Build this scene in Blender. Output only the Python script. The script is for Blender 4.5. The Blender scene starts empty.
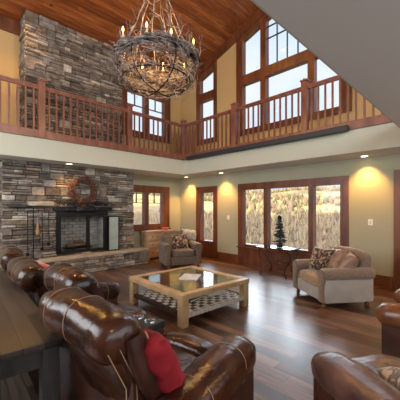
import bpy, bmesh, math, random
from mathutils import Vector, Matrix, noise
random.seed(7)
C = bpy.context.scene
COL = C.collection
R = math.radians
PI = math.pi

# ------------------------------------------------------------------ camera
H = 1.6
TH = R(45.7)
cam_d = bpy.data.cameras.new('camera')
cam = bpy.data.objects.new('camera', cam_d)
COL.objects.link(cam)
cam.location = (0, 0, H)
cam.rotation_euler = (R(90), 0, TH - R(90))
cam_d.sensor_width = 36
cam_d.lens = 36 * 287 / 400
cam_d.shift_y = 9 / 400
cam_d.clip_end = 2000
cam_d.clip_start = 0.02
C.camera = cam

# ------------------------------------------------------------------ view, world, sun, added fill lamps
C.view_settings.view_transform = 'Standard'
C.view_settings.look = 'None'
C.view_settings.gamma = 1
C.view_settings.exposure = 0.58
W = bpy.data.worlds.new('sky')
C.world = W
W.use_nodes = True
wn = W.node_tree
wn.nodes.clear()
wo = wn.nodes.new('ShaderNodeOutputWorld')
wb = wn.nodes.new('ShaderNodeBackground')
wr = wn.nodes.new('ShaderNodeValToRGB')
wnz = wn.nodes.new('ShaderNodeTexNoise')
wtc = wn.nodes.new('ShaderNodeTexCoord')
wnz.inputs['Scale'].default_value = 3.0
wnz.inputs['Detail'].default_value = 5
wn.links.new(wtc.outputs['Generated'], wnz.inputs['Vector'])
wn.links.new(wnz.outputs['Fac'], wr.inputs['Fac'])
wr.color_ramp.elements[0].position = .35
wr.color_ramp.elements[0].color = (.50, .60, .74, 1)
wr.color_ramp.elements[1].position = .6
wr.color_ramp.elements[1].color = (.66, .70, .74, 1)
wn.links.new(wr.outputs['Color'], wb.inputs['Color'])
wb.inputs['Strength'].default_value = 1.0
wn.links.new(wb.outputs['Background'], wo.inputs['Surface'])

def light(name, kind, loc, energy, color, rot=(0, 0, 0), **kw):
    l = bpy.data.lights.new(name, kind)
    l.energy = energy
    l.color = color
    for k, v in kw.items():
        setattr(l, k, v)
    o = bpy.data.objects.new(name, l)
    COL.objects.link(o)
    o.location = loc
    o.rotation_euler = rot
    return o

sun = light('sun', 'SUN', (0, 0, 30), 3.6, (1, .86, .66), angle=R(1))
sun.rotation_euler = Vector((.85, .02, -.5)).to_track_quat('-Z', 'Y').to_euler()
# added second sun lamp, soft and wide, for window sheen on the floor
sheen_sun = light('added_sheen_sun', 'SUN', (30, 10, 30), 1.8, (.80, .90, 1), angle=R(40))
sheen_sun.rotation_euler = Vector((-.80, -.50, -.48)).to_track_quat('-Z', 'Y').to_euler()
# added area lamps as fill, set before the solid walls out of view
light('fill_rear', 'AREA', (1.8, -2.8, 1.7), 70, (.86, .93, 1), (R(90), 0, 0), shape='RECTANGLE', size=7.0, size_y=2.0)
light('fill_rear_high', 'AREA', (1.8, -2.8, 4.6), 270, (.9, .95, 1), (R(90), 0, 0), shape='RECTANGLE', size=7.0, size_y=1.6)
light('fill_left', 'AREA', (-2.3, 4.2, 2.9), 200, (.92, .95, 1), (R(90), 0, R(-90)), shape='RECTANGLE', size=5.0, size_y=3.0)

# ------------------------------------------------------------------ materials
def mat(name, col, rough=.5, metal=0, spec=.5, bump=None, noise_mix=None, emit=None, coat=0, rand=None, sheen=0):
    m = bpy.data.materials.new(name)
    m.use_nodes = True
    n = m.node_tree.nodes
    L = m.node_tree.links
    b = n['Principled BSDF']
    b.inputs['Base Color'].default_value = (*col, 1)
    b.inputs['Roughness'].default_value = rough
    b.inputs['Metallic'].default_value = metal
    b.inputs['Specular IOR Level'].default_value = spec
    b.inputs['Coat Weight'].default_value = coat
    b.inputs['Sheen Weight'].default_value = sheen
    tc = n.new('ShaderNodeTexCoord')
    if noise_mix:
        col2, scale, lo, hi = noise_mix[:4]
        stretch = noise_mix[4] if len(noise_mix) > 4 else (1, 1, 1)
        mp = n.new('ShaderNodeMapping')
        mp.inputs['Scale'].default_value = stretch
        L.new(tc.outputs['Object'], mp.inputs['Vector'])
        nz = n.new('ShaderNodeTexNoise')
        nz.inputs['Scale'].default_value = scale
        nz.inputs['Detail'].default_value = 4
        L.new(mp.outputs['Vector'], nz.inputs['Vector'])
        rp = n.new('ShaderNodeValToRGB')
        rp.color_ramp.elements[0].position = lo
        rp.color_ramp.elements[1].position = hi
        rp.color_ramp.elements[0].color = (*col, 1)
        rp.color_ramp.elements[1].color = (*col2, 1)
        L.new(nz.outputs['Fac'], rp.inputs['Fac'])
        L.new(rp.outputs['Color'], b.inputs['Base Color'])
    if rand:
        g = n.new('ShaderNodeNewGeometry')
        rp = n.new('ShaderNodeValToRGB')
        rp.color_ramp.interpolation = 'LINEAR'
        while len(rp.color_ramp.elements) < len(rand):
            rp.color_ramp.elements.new(.5)
        for i, c in enumerate(rand):
            rp.color_ramp.elements[i].position = i / (len(rand) - 1)
            rp.color_ramp.elements[i].color = (*c, 1)
        L.new(g.outputs['Random Per Island'], rp.inputs['Fac'])
        nz = n.new('ShaderNodeTexNoise')
        nz.inputs['Scale'].default_value = 9
        nz.inputs['Detail'].default_value = 6
        L.new(tc.outputs['Object'], nz.inputs['Vector'])
        mr = n.new('ShaderNodeMapRange')
        mr.inputs[1].default_value = .3
        mr.inputs[2].default_value = .7
        mr.inputs[3].default_value = .6
        mr.inputs[4].default_value = 1.35
        L.new(nz.outputs['Fac'], mr.inputs[0])
        mx = n.new('ShaderNodeVectorMath')
        mx.operation = 'SCALE'
        L.new(rp.outputs['Color'], mx.inputs[0])
        L.new(mr.outputs[0], mx.inputs['Scale'])
        L.new(mx.outputs[0], b.inputs['Base Color'])
    if bump:
        nz = n.new('ShaderNodeTexNoise')
        nz.inputs['Scale'].default_value = bump[0]
        nz.inputs['Detail'].default_value = 5
        L.new(tc.outputs['Object'], nz.inputs['Vector'])
        bp = n.new('ShaderNodeBump')
        bp.inputs['Strength'].default_value = bump[1]
        bp.inputs['Distance'].default_value = bump[2] if len(bump) > 2 else .01
        L.new(nz.outputs['Fac'], bp.inputs['Height'])
        L.new(bp.outputs['Normal'], b.inputs['Normal'])
    if emit:
        b.inputs['Emission Color'].default_value = (*emit[0], 1)
        b.inputs['Emission Strength'].default_value = emit[1]
    return m

def planks(name, cols, along, across, width, length, rough=(.25, .45), gap=.03, grain=1.0, var=.6, knots=False, bump=.25, coat=0.0):
    """boards: along / across are 0,1,2 axis numbers of object space"""
    m = bpy.data.materials.new(name)
    m.use_nodes = True
    n = m.node_tree.nodes
    L = m.node_tree.links
    b = n['Principled BSDF']
    tc = n.new('ShaderNodeTexCoord')
    sp = n.new('ShaderNodeSeparateXYZ')
    L.new(tc.outputs['Object'], sp.inputs[0])
    def mth(op, a, c=None):
        x = n.new('ShaderNodeMath')
        x.operation = op
        for i, v in enumerate((a, c)):
            if v is None:
                continue
            if isinstance(v, (int, float)):
                x.inputs[i].default_value = v
            else:
                L.new(v, x.inputs[i])
        return x.outputs[0]
    u = mth('DIVIDE', sp.outputs[across], width)
    row = mth('FLOOR', u)
    fr = mth('FRACT', u)
    w1 = n.new('ShaderNodeTexWhiteNoise')
    w1.noise_dimensions = '1D'
    L.new(row, w1.inputs['W'])
    v = mth('ADD', mth('DIVIDE', sp.outputs[along], length), mth('MULTIPLY', w1.outputs['Value'], 7.3))
    colr = mth('FLOOR', v)
    fv = mth('FRACT', v)
    cb = n.new('ShaderNodeCombineXYZ')
    L.new(row, cb.inputs[0])
    L.new(colr, cb.inputs[1])
    w2 = n.new('ShaderNodeTexWhiteNoise')
    w2.noise_dimensions = '2D'
    L.new(cb.outputs[0], w2.inputs['Vector'])
    # grain
    cg = n.new('ShaderNodeCombineXYZ')
    L.new(mth('MULTIPLY', sp.outputs[along], 1.2), cg.inputs[0])
    L.new(mth('MULTIPLY', sp.outputs[across], 14.0), cg.inputs[1])
    L.new(mth('MULTIPLY', w2.outputs['Value'], 40.0), cg.inputs[2])
    nz = n.new('ShaderNodeTexNoise')
    nz.inputs['Scale'].default_value = 1.6
    nz.inputs['Detail'].default_value = 6
    nz.inputs['Distortion'].default_value = .6
    L.new(cg.outputs[0], nz.inputs['Vector'])
    fac = mth('ADD', mth('MULTIPLY', w2.outputs['Value'], var), mth('MULTIPLY', mth('SUBTRACT', nz.outputs['Fac'], .3), 1.1 * grain)) if var > .5 else mth('ADD', mth('MULTIPLY', w2.outputs['Value'], var), mth('MULTIPLY', mth('SUBTRACT', nz.outputs['Fac'], .15), 1.1 * grain))
    rp = n.new('ShaderNodeValToRGB')
    while len(rp.color_ramp.elements) < len(cols):
        rp.color_ramp.elements.new(.5)
    for i, c in enumerate(cols):
        rp.color_ramp.elements[i].position = .1 + .8 * i / (len(cols) - 1)
        rp.color_ramp.elements[i].color = (*c, 1)
    L.new(fac, rp.inputs['Fac'])
    g1 = mth('LESS_THAN', fr, gap)
    g2 = mth('LESS_THAN', fv, gap * width / length)
    gp = mth('MAXIMUM', g1, g2)
    mx = n.new('ShaderNodeMix')
    mx.data_type = 'RGBA'
    L.new(gp, mx.inputs[0])
    L.new(rp.outputs['Color'], mx.inputs[6])
    mx.inputs[7].default_value = (*[c * .35 for c in cols[0]], 1)
    outc = mx.outputs[2]
    if knots:
        vo = n.new('ShaderNodeTexVoronoi')
        vo.inputs['Scale'].default_value = 2.2
        vo.inputs['Randomness'].default_value = 1
        L.new(tc.outputs['Object'], vo.inputs['Vector'])
        k = mth('LESS_THAN', vo.outputs['Distance'], .075)
        mk = n.new('ShaderNodeMix')
        mk.data_type = 'RGBA'
        L.new(mth('MULTIPLY', k, .8), mk.inputs[0])
        L.new(outc, mk.inputs[6])
        mk.inputs[7].default_value = (*[c * .5 for c in cols[0]], 1)
        outc = mk.outputs[2]
    L.new(outc, b.inputs['Base Color'])
    mr = n.new('ShaderNodeMapRange')
    mr.inputs[3].default_value = rough[0]
    mr.inputs[4].default_value = rough[1]
    L.new(nz.outputs['Fac'], mr.inputs[0])
    L.new(mr.outputs[0], b.inputs['Roughness'])
    b.inputs['Coat Weight'].default_value = coat
    b.inputs['Coat Roughness'].default_value = .28
    bp = n.new('ShaderNodeBump')
    bp.inputs['Strength'].default_value = bump
    bp.inputs['Distance'].default_value = .004
    L.new(mth('SUBTRACT', nz.outputs['Fac'], mth('MULTIPLY', gp, 1.5)), bp.inputs['Height'])
    L.new(bp.outputs['Normal'], b.inputs['Normal'])
    return m

M = {}
M['sage'] = mat('sage_wall_paint', (.40, .39, .27), .75, bump=(60, .05))
M['gold'] = mat('gold_upper_wall', (.56, .375, .16), .75, bump=(60, .05))  # golden tone, upper walls only
M['drywall'] = mat('pale_drywall', (.50, .50, .40), .8, bump=(60, .05))
M['soffit'] = mat('ceiling_drywall', (.66, .67, .64), .85, bump=(50, .05))
M['trimwood'] = mat('red_stained_wood', (.085, .024, .008), .42, noise_mix=((.20, .060, .019), 6, .3, .7, (1, 1, .25)), bump=(30, .1))
M['railwood'] = mat('railing_wood', (.14, .048, .030), .38, noise_mix=((.27, .105, .066), 7, .3, .7, (1, 1, .3)), bump=(30, .1))
M['floor'] = planks('dark_floor_planks', [(.018, .009, .006), (.058, .026, .016), (.125, .058, .034), (.25, .135, .085)], 1, 0, .15, 1.6, (.24, .42), bump=.3, coat=.6)
M['ceil'] = planks('knotty_ceiling_boards', [(.05, .012, .004), (.17, .045, .012), (.30, .09, .024), (.46, .16, .05)], 0, 1, .125, 2.6, (.3, .45), var=.35, grain=.95, knots=True, bump=.2)
M['stone'] = mat('ledge_stone', (.3, .27, .24), .85, rand=[(.075, .062, .05), (.23, .175, .125), (.13, .115, .10), (.36, .31, .25), (.19, .145, .11), (.25, .23, .215), (.12, .085, .06), (.50, .45, .37), (.27, .17, .10)], bump=(25, .6, .02))
M['mortar'] = mat('dark_mortar', (.045, .038, .032), .95)
M['hearthtop'] = mat('sandstone', (.36, .29, .21), .6, noise_mix=((.5, .43, .33), 4, .3, .7), bump=(20, .4))
M['black'] = mat('black_iron', (.015, .014, .014), .4, metal=.6, bump=(80, .1))
M['blackmatte'] = mat('black_plastic', (.02, .02, .025), .55)
M['firebrick'] = mat('fire_brick_lightened', (.34, .33, .29), .9, noise_mix=((.20, .19, .17), 6, .4, .7), bump=(15, .3))  # brick grey lightened to stand for reflection in the firebox glass
M['wood_log'] = mat('log_bark', (.08, .05, .03), .9, noise_mix=((.2, .13, .08), 20, .4, .7), bump=(40, .6))
M['leather'] = mat('brown_leather', (.022, .008, .005), .23, spec=.6, noise_mix=((.085, .029, .015), 5, .35, .72), bump=(16, .38, .014))
M['leather2'] = mat('brown_leather_dark', (.035, .013, .009), .36, spec=.5, noise_mix=((.075, .026, .016), 6, .35, .7), bump=(22, .2, .01))
M['leather_grey'] = mat('worn_plum_leather', (.065, .032, .028), .27, spec=.6, noise_mix=((.15, .075, .06), 5, .35, .7), bump=(18, .35, .014))
M['leather_tan'] = mat('chestnut_leather', (.12, .04, .015), .3, spec=.6, noise_mix=((.22, .085, .03), 5, .35, .7), bump=(22, .2, .012))
M['stitch'] = mat('tan_stitching', (.42, .28, .19), .6)
M['red'] = mat('crimson_velvet', (.22, .006, .016), .9, noise_mix=((.36, .014, .03), 12, .3, .7), bump=(40, .4))
M['coral'] = mat('coral_red_fabric', (.62, .08, .07), .8, noise_mix=((.7, .14, .12), 12, .3, .7), bump=(40, .4), sheen=.4)
M['darkwood'] = planks('charcoal_rustic_boards', [(.010, .008, .006), (.024, .017, .012), (.042, .030, .022), (.065, .047, .034)], 1, 0, .115, 3.0, (.3, .5), bump=.4)
M['darkwood_leg'] = mat('charcoal_rustic_wood', (.010, .009, .009), .5, noise_mix=((.05, .045, .045), 8, .35, .7, (1, 1, .2)), bump=(20, .5))
M['oak'] = mat('light_oak', (.44, .28, .13), .4, noise_mix=((.62, .43, .23), 6, .3, .7, (1, 1, 1)), bump=(30, .1))
M['pine'] = mat('rustic_pine', (.38, .22, .11), .5, noise_mix=((.60, .40, .23), 7, .3, .7, (.4, 1, 2)), bump=(20, .2))
M['taupe'] = mat('taupe_chenille', (.17, .115, .08), .9, noise_mix=((.27, .19, .14), 30, .3, .7), bump=(120, .4), sheen=.4)
M['mocha'] = mat('mocha_chenille', (.10, .065, .04), .9, noise_mix=((.19, .13, .09), 25, .3, .7), bump=(120, .4), sheen=.3)
M['tanseat'] = mat('tan_seat_fabric', (.28, .18, .09), .85, noise_mix=((.42, .30, .18), 25, .3, .7), bump=(120, .4), sheen=.3)
M['greyside'] = mat('grey_beige_velvet', (.33, .31, .29), .85, noise_mix=((.42, .40, .37), 5, .3, .7), bump=(100, .2), sheen=.5)
M['darkfab'] = mat('brown_fabric', (.13, .075, .045), .9, noise_mix=((.20, .12, .08), 20, .3, .7), bump=(100, .4), sheen=.3)
M['satin'] = mat('brown_satin', (.20, .11, .07), .4, noise_mix=((.34, .21, .15), 9, .3, .7), bump=(9, .5, .03), sheen=.3)
M['footwood'] = mat('carved_foot_wood', (.16, .06, .03), .4)
M['white'] = mat('white_plastic', (.8, .8, .76), .4)
M['paper'] = mat('magazine_paper', (.8, .8, .8), .4, noise_mix=((.5, .48, .5), 9, .5, .75))
M['twig'] = mat('grey_twig', (.045, .034, .03), .8, noise_mix=((.30, .25, .23), 9, .35, .65), bump=(60, .5))
M['redtwig'] = mat('red_brown_twig', (.06, .020, .012), .8, noise_mix=((.15, .055, .03), 12, .35, .7), bump=(60, .5))
M['candle'] = mat('ivory_candle', (.65, .55, .4), .5)
M['bulb'] = mat('warm_bulb', (1, .7, .3), .3, emit=((1, .52, .12), 6))
M['canlight'] = mat('can_light_lens', (1, .8, .5), .3, emit=((1, .72, .34), 9))
M['treegreen'] = mat('dark_fir_needles', (.025, .04, .03), .8, noise_mix=((.12, .15, .13), 14, .45, .7))
M['trunk'] = mat('fir_trunk', (.10, .06, .04), .9)
M['bronze'] = mat('bronze_iron', (.06, .045, .04), .35, metal=.8)
M['glassgreen'] = mat('frosted_green_glass', (.30, .38, .32), .25, noise_mix=((.42, .48, .42), 4, .3, .7))
M['brush'] = mat('straw_bristles', (.38, .22, .10), .9)

def cheetah():
    m = mat('spotted_fur', (.3, .2, .12), .9, sheen=.4)
    n = m.node_tree.nodes
    L = m.node_tree.links
    b = n['Principled BSDF']
    tc = n.new('ShaderNodeTexCoord')
    v = n.new('ShaderNodeTexNoise')
    v.inputs['Scale'].default_value = 15
    v.inputs['Detail'].default_value = 2
    v.inputs['Distortion'].default_value = 1.0
    L.new(tc.outputs['Object'], v.inputs['Vector'])
    rp = n.new('ShaderNodeValToRGB')
    e = rp.color_ramp.elements
    e[0].position = .42
    e[0].color = (.03, .018, .012, 1)
    e[1].position = .52
    e[1].color = (.11, .06, .035, 1)
    x = e.new(.6)
    x.color = (.45, .33, .23, 1)
    L.new(v.outputs['Fac'], rp.inputs['Fac'])
    L.new(rp.outputs['Color'], b.inputs['Base Color'])
    return m
M['cheetah'] = cheetah()

def woven():
    m = mat('woven_leather_straps', (.1, .1, .1), .5)
    n = m.node_tree.nodes
    L = m.node_tree.links
    b = n['Principled BSDF']
    tc = n.new('ShaderNodeTexCoord')
    ch = n.new('ShaderNodeTexChecker')
    ch.inputs['Scale'].default_value = 14
    ch.inputs['Color1'].default_value = (.32, .29, .28, 1)
    ch.inputs['Color2'].default_value = (.03, .018, .015, 1)
    L.new(tc.outputs['Object'], ch.inputs['Vector'])
    L.new(ch.outputs['Color'], b.inputs['Base Color'])
    bp = n.new('ShaderNodeBump')
    bp.inputs['Distance'].default_value = .01
    L.new(ch.outputs['Fac'], bp.inputs['Height'])
    L.new(bp.outputs['Normal'], b.inputs['Normal'])
    return m
M['woven'] = woven()

def glass(name, gloss=.08, tint=(1, 1, 1), rough=.0):
    m = bpy.data.materials.new(name)
    m.use_nodes = True
    n = m.node_tree.nodes
    L = m.node_tree.links
    n.clear()
    o = n.new('ShaderNodeOutputMaterial')
    mx = n.new('ShaderNodeMixShader')
    t = n.new('ShaderNodeBsdfTransparent')
    t.inputs[0].default_value = (*tint, 1)
    g = n.new('ShaderNodeBsdfGlossy')
    g.inputs['Roughness'].default_value = rough
    lw = n.new('ShaderNodeLayerWeight')
    pw = n.new('ShaderNodeMath')
    pw.operation = 'POWER'
    pw.inputs[1].default_value = 5
    L.new(lw.outputs['Facing'], pw.inputs[0])
    ad = n.new('ShaderNodeMath')
    ad.operation = 'ADD'
    ad.inputs[1].default_value = gloss
    ad.use_clamp = True
    L.new(pw.outputs[0], ad.inputs[0])
    L.new(ad.outputs[0], mx.inputs[0])
    L.new(t.outputs[0], mx.inputs[1])
    L.new(g.outputs[0], mx.inputs[2])
    L.new(mx.outputs[0], o.inputs['Surface'])
    return m
M['pane'] = glass('window_glass', .02)
M['tglass'] = glass('table_glass', .10, (.72, .8, .78))
M['bulbglass'] = glass('clear_bulb_glass', .15, (.95, .95, .95))

# ------------------------------------------------------------------ mesh helpers
class MB:
    def __init__(s):
        s.v = []
        s.f = []
    def add(s, vs, fs):
        o = len(s.v)
        s.v += [tuple(v) for v in vs]
        s.f += [tuple(i + o for i in f) for f in fs]
        return s
    def box(s, x0, x1, y0, y1, z0, z1, b=0.0, mtx=None):
        if x0 > x1: x0, x1 = x1, x0
        if y0 > y1: y0, y1 = y1, y0
        if z0 > z1: z0, z1 = z1, z0
        if b <= 0:
            vs = [(x, y, z) for z in (z0, z1) for y in (y0, y1) for x in (x0, x1)]
            fs = [(0, 2, 3, 1), (4, 5, 7, 6), (0, 1, 5, 4), (2, 6, 7, 3), (0, 4, 6, 2), (1, 3, 7, 5)]
        else:
            b = min(b, (x1 - x0) * .45, (y1 - y0) * .45, (z1 - z0) * .45)
            bm = bmesh.new()
            bmesh.ops.create_cube(bm, size=1)
            for v in bm.verts:
                v.co = ((x0 + x1) / 2 + v.co.x * (x1 - x0), (y0 + y1) / 2 + v.co.y * (y1 - y0), (z0 + z1) / 2 + v.co.z * (z1 - z0))
            bmesh.ops.bevel(bm, geom=bm.edges[:], offset=b, segments=2, affect='EDGES', profile=.6)
            bm.verts.index_update()
            vs = [v.co.copy() for v in bm.verts]
            fs = [tuple(v.index for v in f.verts) for f in bm.faces]
            bm.free()
        if mtx is not None:
            vs = [mtx @ Vector(v) for v in vs]
        return s.add(vs, fs)
    def tube(s, pts, r, n=8, closed=False):
        pts = [Vector(p) for p in pts]
        N = len(pts)
        rs = r if isinstance(r, (list, tuple)) else [r] * N
        vs, fs = [], []
        up = Vector((0, 0, 1))
        for i, p in enumerate(pts):
            if closed:
                t = pts[(i + 1) % N] - pts[i - 1]
            else:
                t = pts[min(i + 1, N - 1)] - pts[max(i - 1, 0)]
            if t.length < 1e-9: t = Vector((0, 0, 1))
            t.normalize()
            if i == 0:
                a = t.orthogonal().normalized()
            else:
                a = (a - t * a.dot(t))
                if a.length < 1e-6: a = t.orthogonal()
                a.normalize()
            b = t.cross(a)
            for k in range(n):
                q = 2 * PI * k / n
                vs.append(p + (a * math.cos(q) + b * math.sin(q)) * rs[i])
        seg = N if closed else N - 1
        for i in range(seg):
            j = (i + 1) % N
            for k in range(n):
                l = (k + 1) % n
                fs.append((i * n + k, i * n + l, j * n + l, j * n + k))
        if not closed:
            fs.append(tuple(range(n))[::-1])
            fs.append(tuple((N - 1) * n + k for k in range(n)))
        return s.add(vs, fs)
    def lathe(s, prof, c=(0, 0, 0), n=20, axis='z'):
        vs, fs = [], []
        for r, z in prof:
            for k in range(n):
                q = 2 * PI * k / n
                p = (r * math.cos(q), r * math.sin(q), z)
                if axis == 'x': p = (p[2], p[0], p[1])
                if axis == 'y': p = (p[1], p[2], p[0])
                vs.append((c[0] + p[0], c[1] + p[1], c[2] + p[2]))
        for i in range(len(prof) - 1):
            for k in range(n):
                l = (k + 1) % n
                fs.append((i * n + k, i * n + l, (i + 1) * n + l, (i + 1) * n + k))
        fs.append(tuple(range(n))[::-1])
        fs.append(tuple((len(prof) - 1) * n + k for k in range(n)))
        return s.add(vs, fs)
    def loft(s, path, side, n=20, k=3.0, wob=0.0, seed=0):
        """path: list of (point, half_w, half_h); half_w along side vector"""
        N = len(path)
        P = [Vector(p[0]) for p in path]
        side = Vector(side).normalized()
        vs, fs = [], []
        for i in range(N):
            t = P[min(i + 1, N - 1)] - P[max(i - 1, 0)]
            t.normalize()
            sd = (side - t * side.dot(t)).normalized()
            up = sd.cross(t)
            for j in range(n):
                q = 2 * PI * j / n
                cx, sx = math.cos(q), math.sin(q)
                ex = math.copysign(abs(cx) ** (2 / k), cx)
                ey = math.copysign(abs(sx) ** (2 / k), sx)
                p = P[i] + sd * (ex * path[i][1]) + up * (ey * path[i][2])
                if wob:
                    p += (sd * ex + up * ey) * wob * noise.noise(p * 9 + Vector((seed * 3.1, 0, 0)))
                vs.append(p)
        for i in range(N - 1):
            for j in range(n):
                l = (j + 1) % n
                fs.append((i * n + j, i * n + l, (i + 1) * n + l, (i + 1) * n + j))
        fs.append(tuple(range(n))[::-1])
        fs.append(tuple((N - 1) * n + j for j in range(n)))
        return s.add(vs, fs)
    def prism(s, poly, axis, a, b):
        """poly of 2D points; axis = extruded axis number"""
        def mk(p, d):
            q = list(p)
            q.insert(axis, d)
            return tuple(q)
        n = len(poly)
        vs = [mk(p, a) for p in poly] + [mk(p, b) for p in poly]
        fs = [tuple(range(n)), tuple(range(2 * n - 1, n - 1, -1))]
        for i in range(n):
            j = (i + 1) % n
            fs.append((i, i + n, j + n, j))
        return s.add(vs, fs)
    def cushion(s, c, d, k=4.0, n=12, wr=0.0, seed=0, mtx=None, crown=0.0):
        """rounded-box cushion, centre c, half sizes d"""
        bm = bmesh.new()
        bmesh.ops.create_cube(bm, size=2)
        bmesh.ops.subdivide_edges(bm, edges=bm.edges[:], cuts=n, use_grid_fill=True)
        vs = []
        bm.verts.index_update()
        for v in bm.verts:
            p = v.co
            q = Vector([math.copysign(abs(a) ** 1.0, a) for a in p])
            g = (abs(q.x) ** k + abs(q.y) ** k + abs(q.z) ** k) ** (1 / k)
            q = q / g
            bul = 1 + crown * (1 - q.x * q.x) * (1 - q.y * q.y)
            w = Vector((q.x * d[0], q.y * d[1], q.z * d[2] * bul))
            if wr:
                nn = noise.noise(w * 7 + Vector((seed * 5.3, seed, 0))) + .5 * noise.noise(w * 17 + Vector((seed, 2, 0)))
                w += q.normalized() * wr * nn
            if mtx is not None:
                w = mtx @ w
            vs.append(Vector(c) + w)
        fs = [tuple(v.index for v in f.verts) for f in bm.faces]
        bm.free()
        return s.add(vs, fs)
    def pillow(s, c, w, h, t, mtx=None, n=14, wr=.012, seed=0):
        """square throw pillow in local xy with thickness z"""
        vs, fs = [], []
        for sgn in (1, -1):
            o = len(vs)
            for i in range(n + 1):
                for j in range(n + 1):
                    u = -1 + 2 * i / n
                    v = -1 + 2 * j / n
                    th = ((1 - u ** 4) * (1 - v ** 4)) ** .45
                    pin = 1 - .10 * (1 - abs(v) ** 2) * (abs(u) ** 3)
                    pin2 = 1 - .10 * (1 - abs(u) ** 2) * (abs(v) ** 3)
                    p = Vector((u * w * pin, v * h * pin2, sgn * th * t))
                    p += Vector((0, 0, sgn)) * wr * noise.noise(p * 12 + Vector((seed * 3, 0, 0))) * th
                    if mtx is not None: p = mtx @ p
                    vs.append(Vector(c) + p)
            for i in range(n):
                for j in range(n):
                    a = o + i * (n + 1) + j
                    q = (a, a + n + 1, a + n + 2, a + 1)
                    fs.append(q if sgn > 0 else q[::-1])
        return s.add(vs, fs)
    def build(s, name, m, parent=None, smooth=False, auto=35, **props):
        me = bpy.data.meshes.new(name)
        me.from_pydata(s.v, [], s.f)
        bm = bmesh.new()
        bm.from_mesh(me)
        bmesh.ops.remove_doubles(bm, verts=bm.verts, dist=1e-5)
        bmesh.ops.recalc_face_normals(bm, faces=bm.faces)
        bm.to_mesh(me)
        bm.free()
        if smooth:
            for p in me.polygons:
                p.use_smooth = True
            me.set_sharp_from_angle(angle=R(auto))
        me.materials.append(m)
        o = bpy.data.objects.new(name, me)
        COL.objects.link(o)
        if parent is not None:
            o.parent = parent
        for k, v in props.items():
            o[k] = v
        return o

def thing(name, label, cat, loc=(0, 0, 0), rz=0, group=None):
    o = bpy.data.objects.new(name, None)
    COL.objects.link(o)
    o.location = loc
    o.rotation_euler = (0, 0, rz)
    o.empty_display_size = .1
    tag(o, label, cat, group)
    return o
def tag(o, label, cat, group=None):
    o['label'] = label
    o['category'] = cat
    if group: o['group'] = group
    return o
def copy_tree(o, parent=None):
    c = o.copy()
    COL.objects.link(c)
    c.parent = parent
    for ch in list(o.children):
        copy_tree(ch, c)
    return c
def struct(name, mb, m, **k):
    o = mb.build(name, m, None, **k)
    o['kind'] = 'structure'
    return o
def rotm(ax=(0, 0, 1), a=0):
    return Matrix.Rotation(a, 3, ax)

# ------------------------------------------------------------------ room numbers
XW, YB = 6.8, 8.0          # glazed wall, back wall
X0, Y0 = -2.5, -3.0
ZL, ZF = 2.7, 3.2          # underside and top of the loft floor
YR = 3.78                  # ridge
def ceil(y): return 7.41 - .325 * abs(y - YR)
LX, LY, LC = 6.05, 6.95, .885  # loft edges

# floor
struct('floor', MB().box(X0 - .2, XW + .2, Y0 - .2, YB + .2, -.2, 0), M['floor'])

# main ceiling: two slopes
mb = MB()
ya, yb = Y0 - .2, YB + .25
mb.prism([(ya, ceil(ya)), (YR, ceil(YR)), (yb, ceil(yb)), (yb, ceil(yb) + .25), (YR, ceil(YR) + .25), (ya, ceil(ya) + .25)], 0, X0 - .2, XW + .3)
struct('ceiling', mb, M['ceil'])

# lower ceiling: U shaped loft slab
mb = MB()
mb.box(X0, XW, LY, YB, ZL, ZF)
mb.box(LX, XW, LC, LY, ZL, ZF)
mb.box(X0, XW, Y0, LC, ZL, ZF)
struct('ceiling_loft', mb, M['soffit'])
# painted fascia of the loft edge
mb = MB()
mb.box(X0, LX, LY - .012, LY, ZL, 3.19)
mb.box(LX - .012, LX, LC, LY - .012, ZL, 3.19)
mb.box(X0, LX - .012, LC, LC + .012, ZL, 3.19)
struct('trim_1', mb, M['drywall'])
# red wood band on top of the fascia
mb = MB()
mb.box(X0, LX, LY - .05, LY + .05, 3.15, 3.32, .008)
mb.box(LX - .05, LX + .05, LC + .05, LY - .05, 3.15, 3.32, .008)
struct('trim_2', mb, M['railwood'])
# loft floor boards
mb = MB()
mb.box(X0, XW, LY + .05, YB, ZF, ZF + .02)
mb.box(LX + .05, XW, LC, LY + .05, ZF, ZF + .02)
mb.box(X0, XW, Y0, LC, ZF, ZF + .02)
struct('floor_loft', mb, M['floor'])

# left and rear walls (behind the photographer)
struct('wall_left', MB().prism([(Y0 - .2, 0), (YB + .2, 0), (YB + .2, ceil(YB)), (YR, ceil(YR)), (Y0 - .2, ceil(Y0))], 0, X0 - .2, X0), M['sage'])
struct('wall_front', MB().box(X0, XW, Y0 - .2, Y0, 0, ceil(Y0)), M['sage'])

def wall_strips(strips, axis, a, b, zsplit=None):
    """strips: (u0,u1,[(zlo,zhi),...]) zhi may be callable"""
    mb = MB()
    for u0, u1, iv in strips:
        for lo, hi in iv:
            l0 = lo(u0) if callable(lo) else lo
            l1 = lo(u1) if callable(lo) else lo
            h0 = hi(u0) if callable(hi) else hi
            h1 = hi(u1) if callable(hi) else hi
            mb.prism([(u0, l0), (u1, l1), (u1, h1), (u0, h0)], axis, a, b)
    return mb

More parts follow.
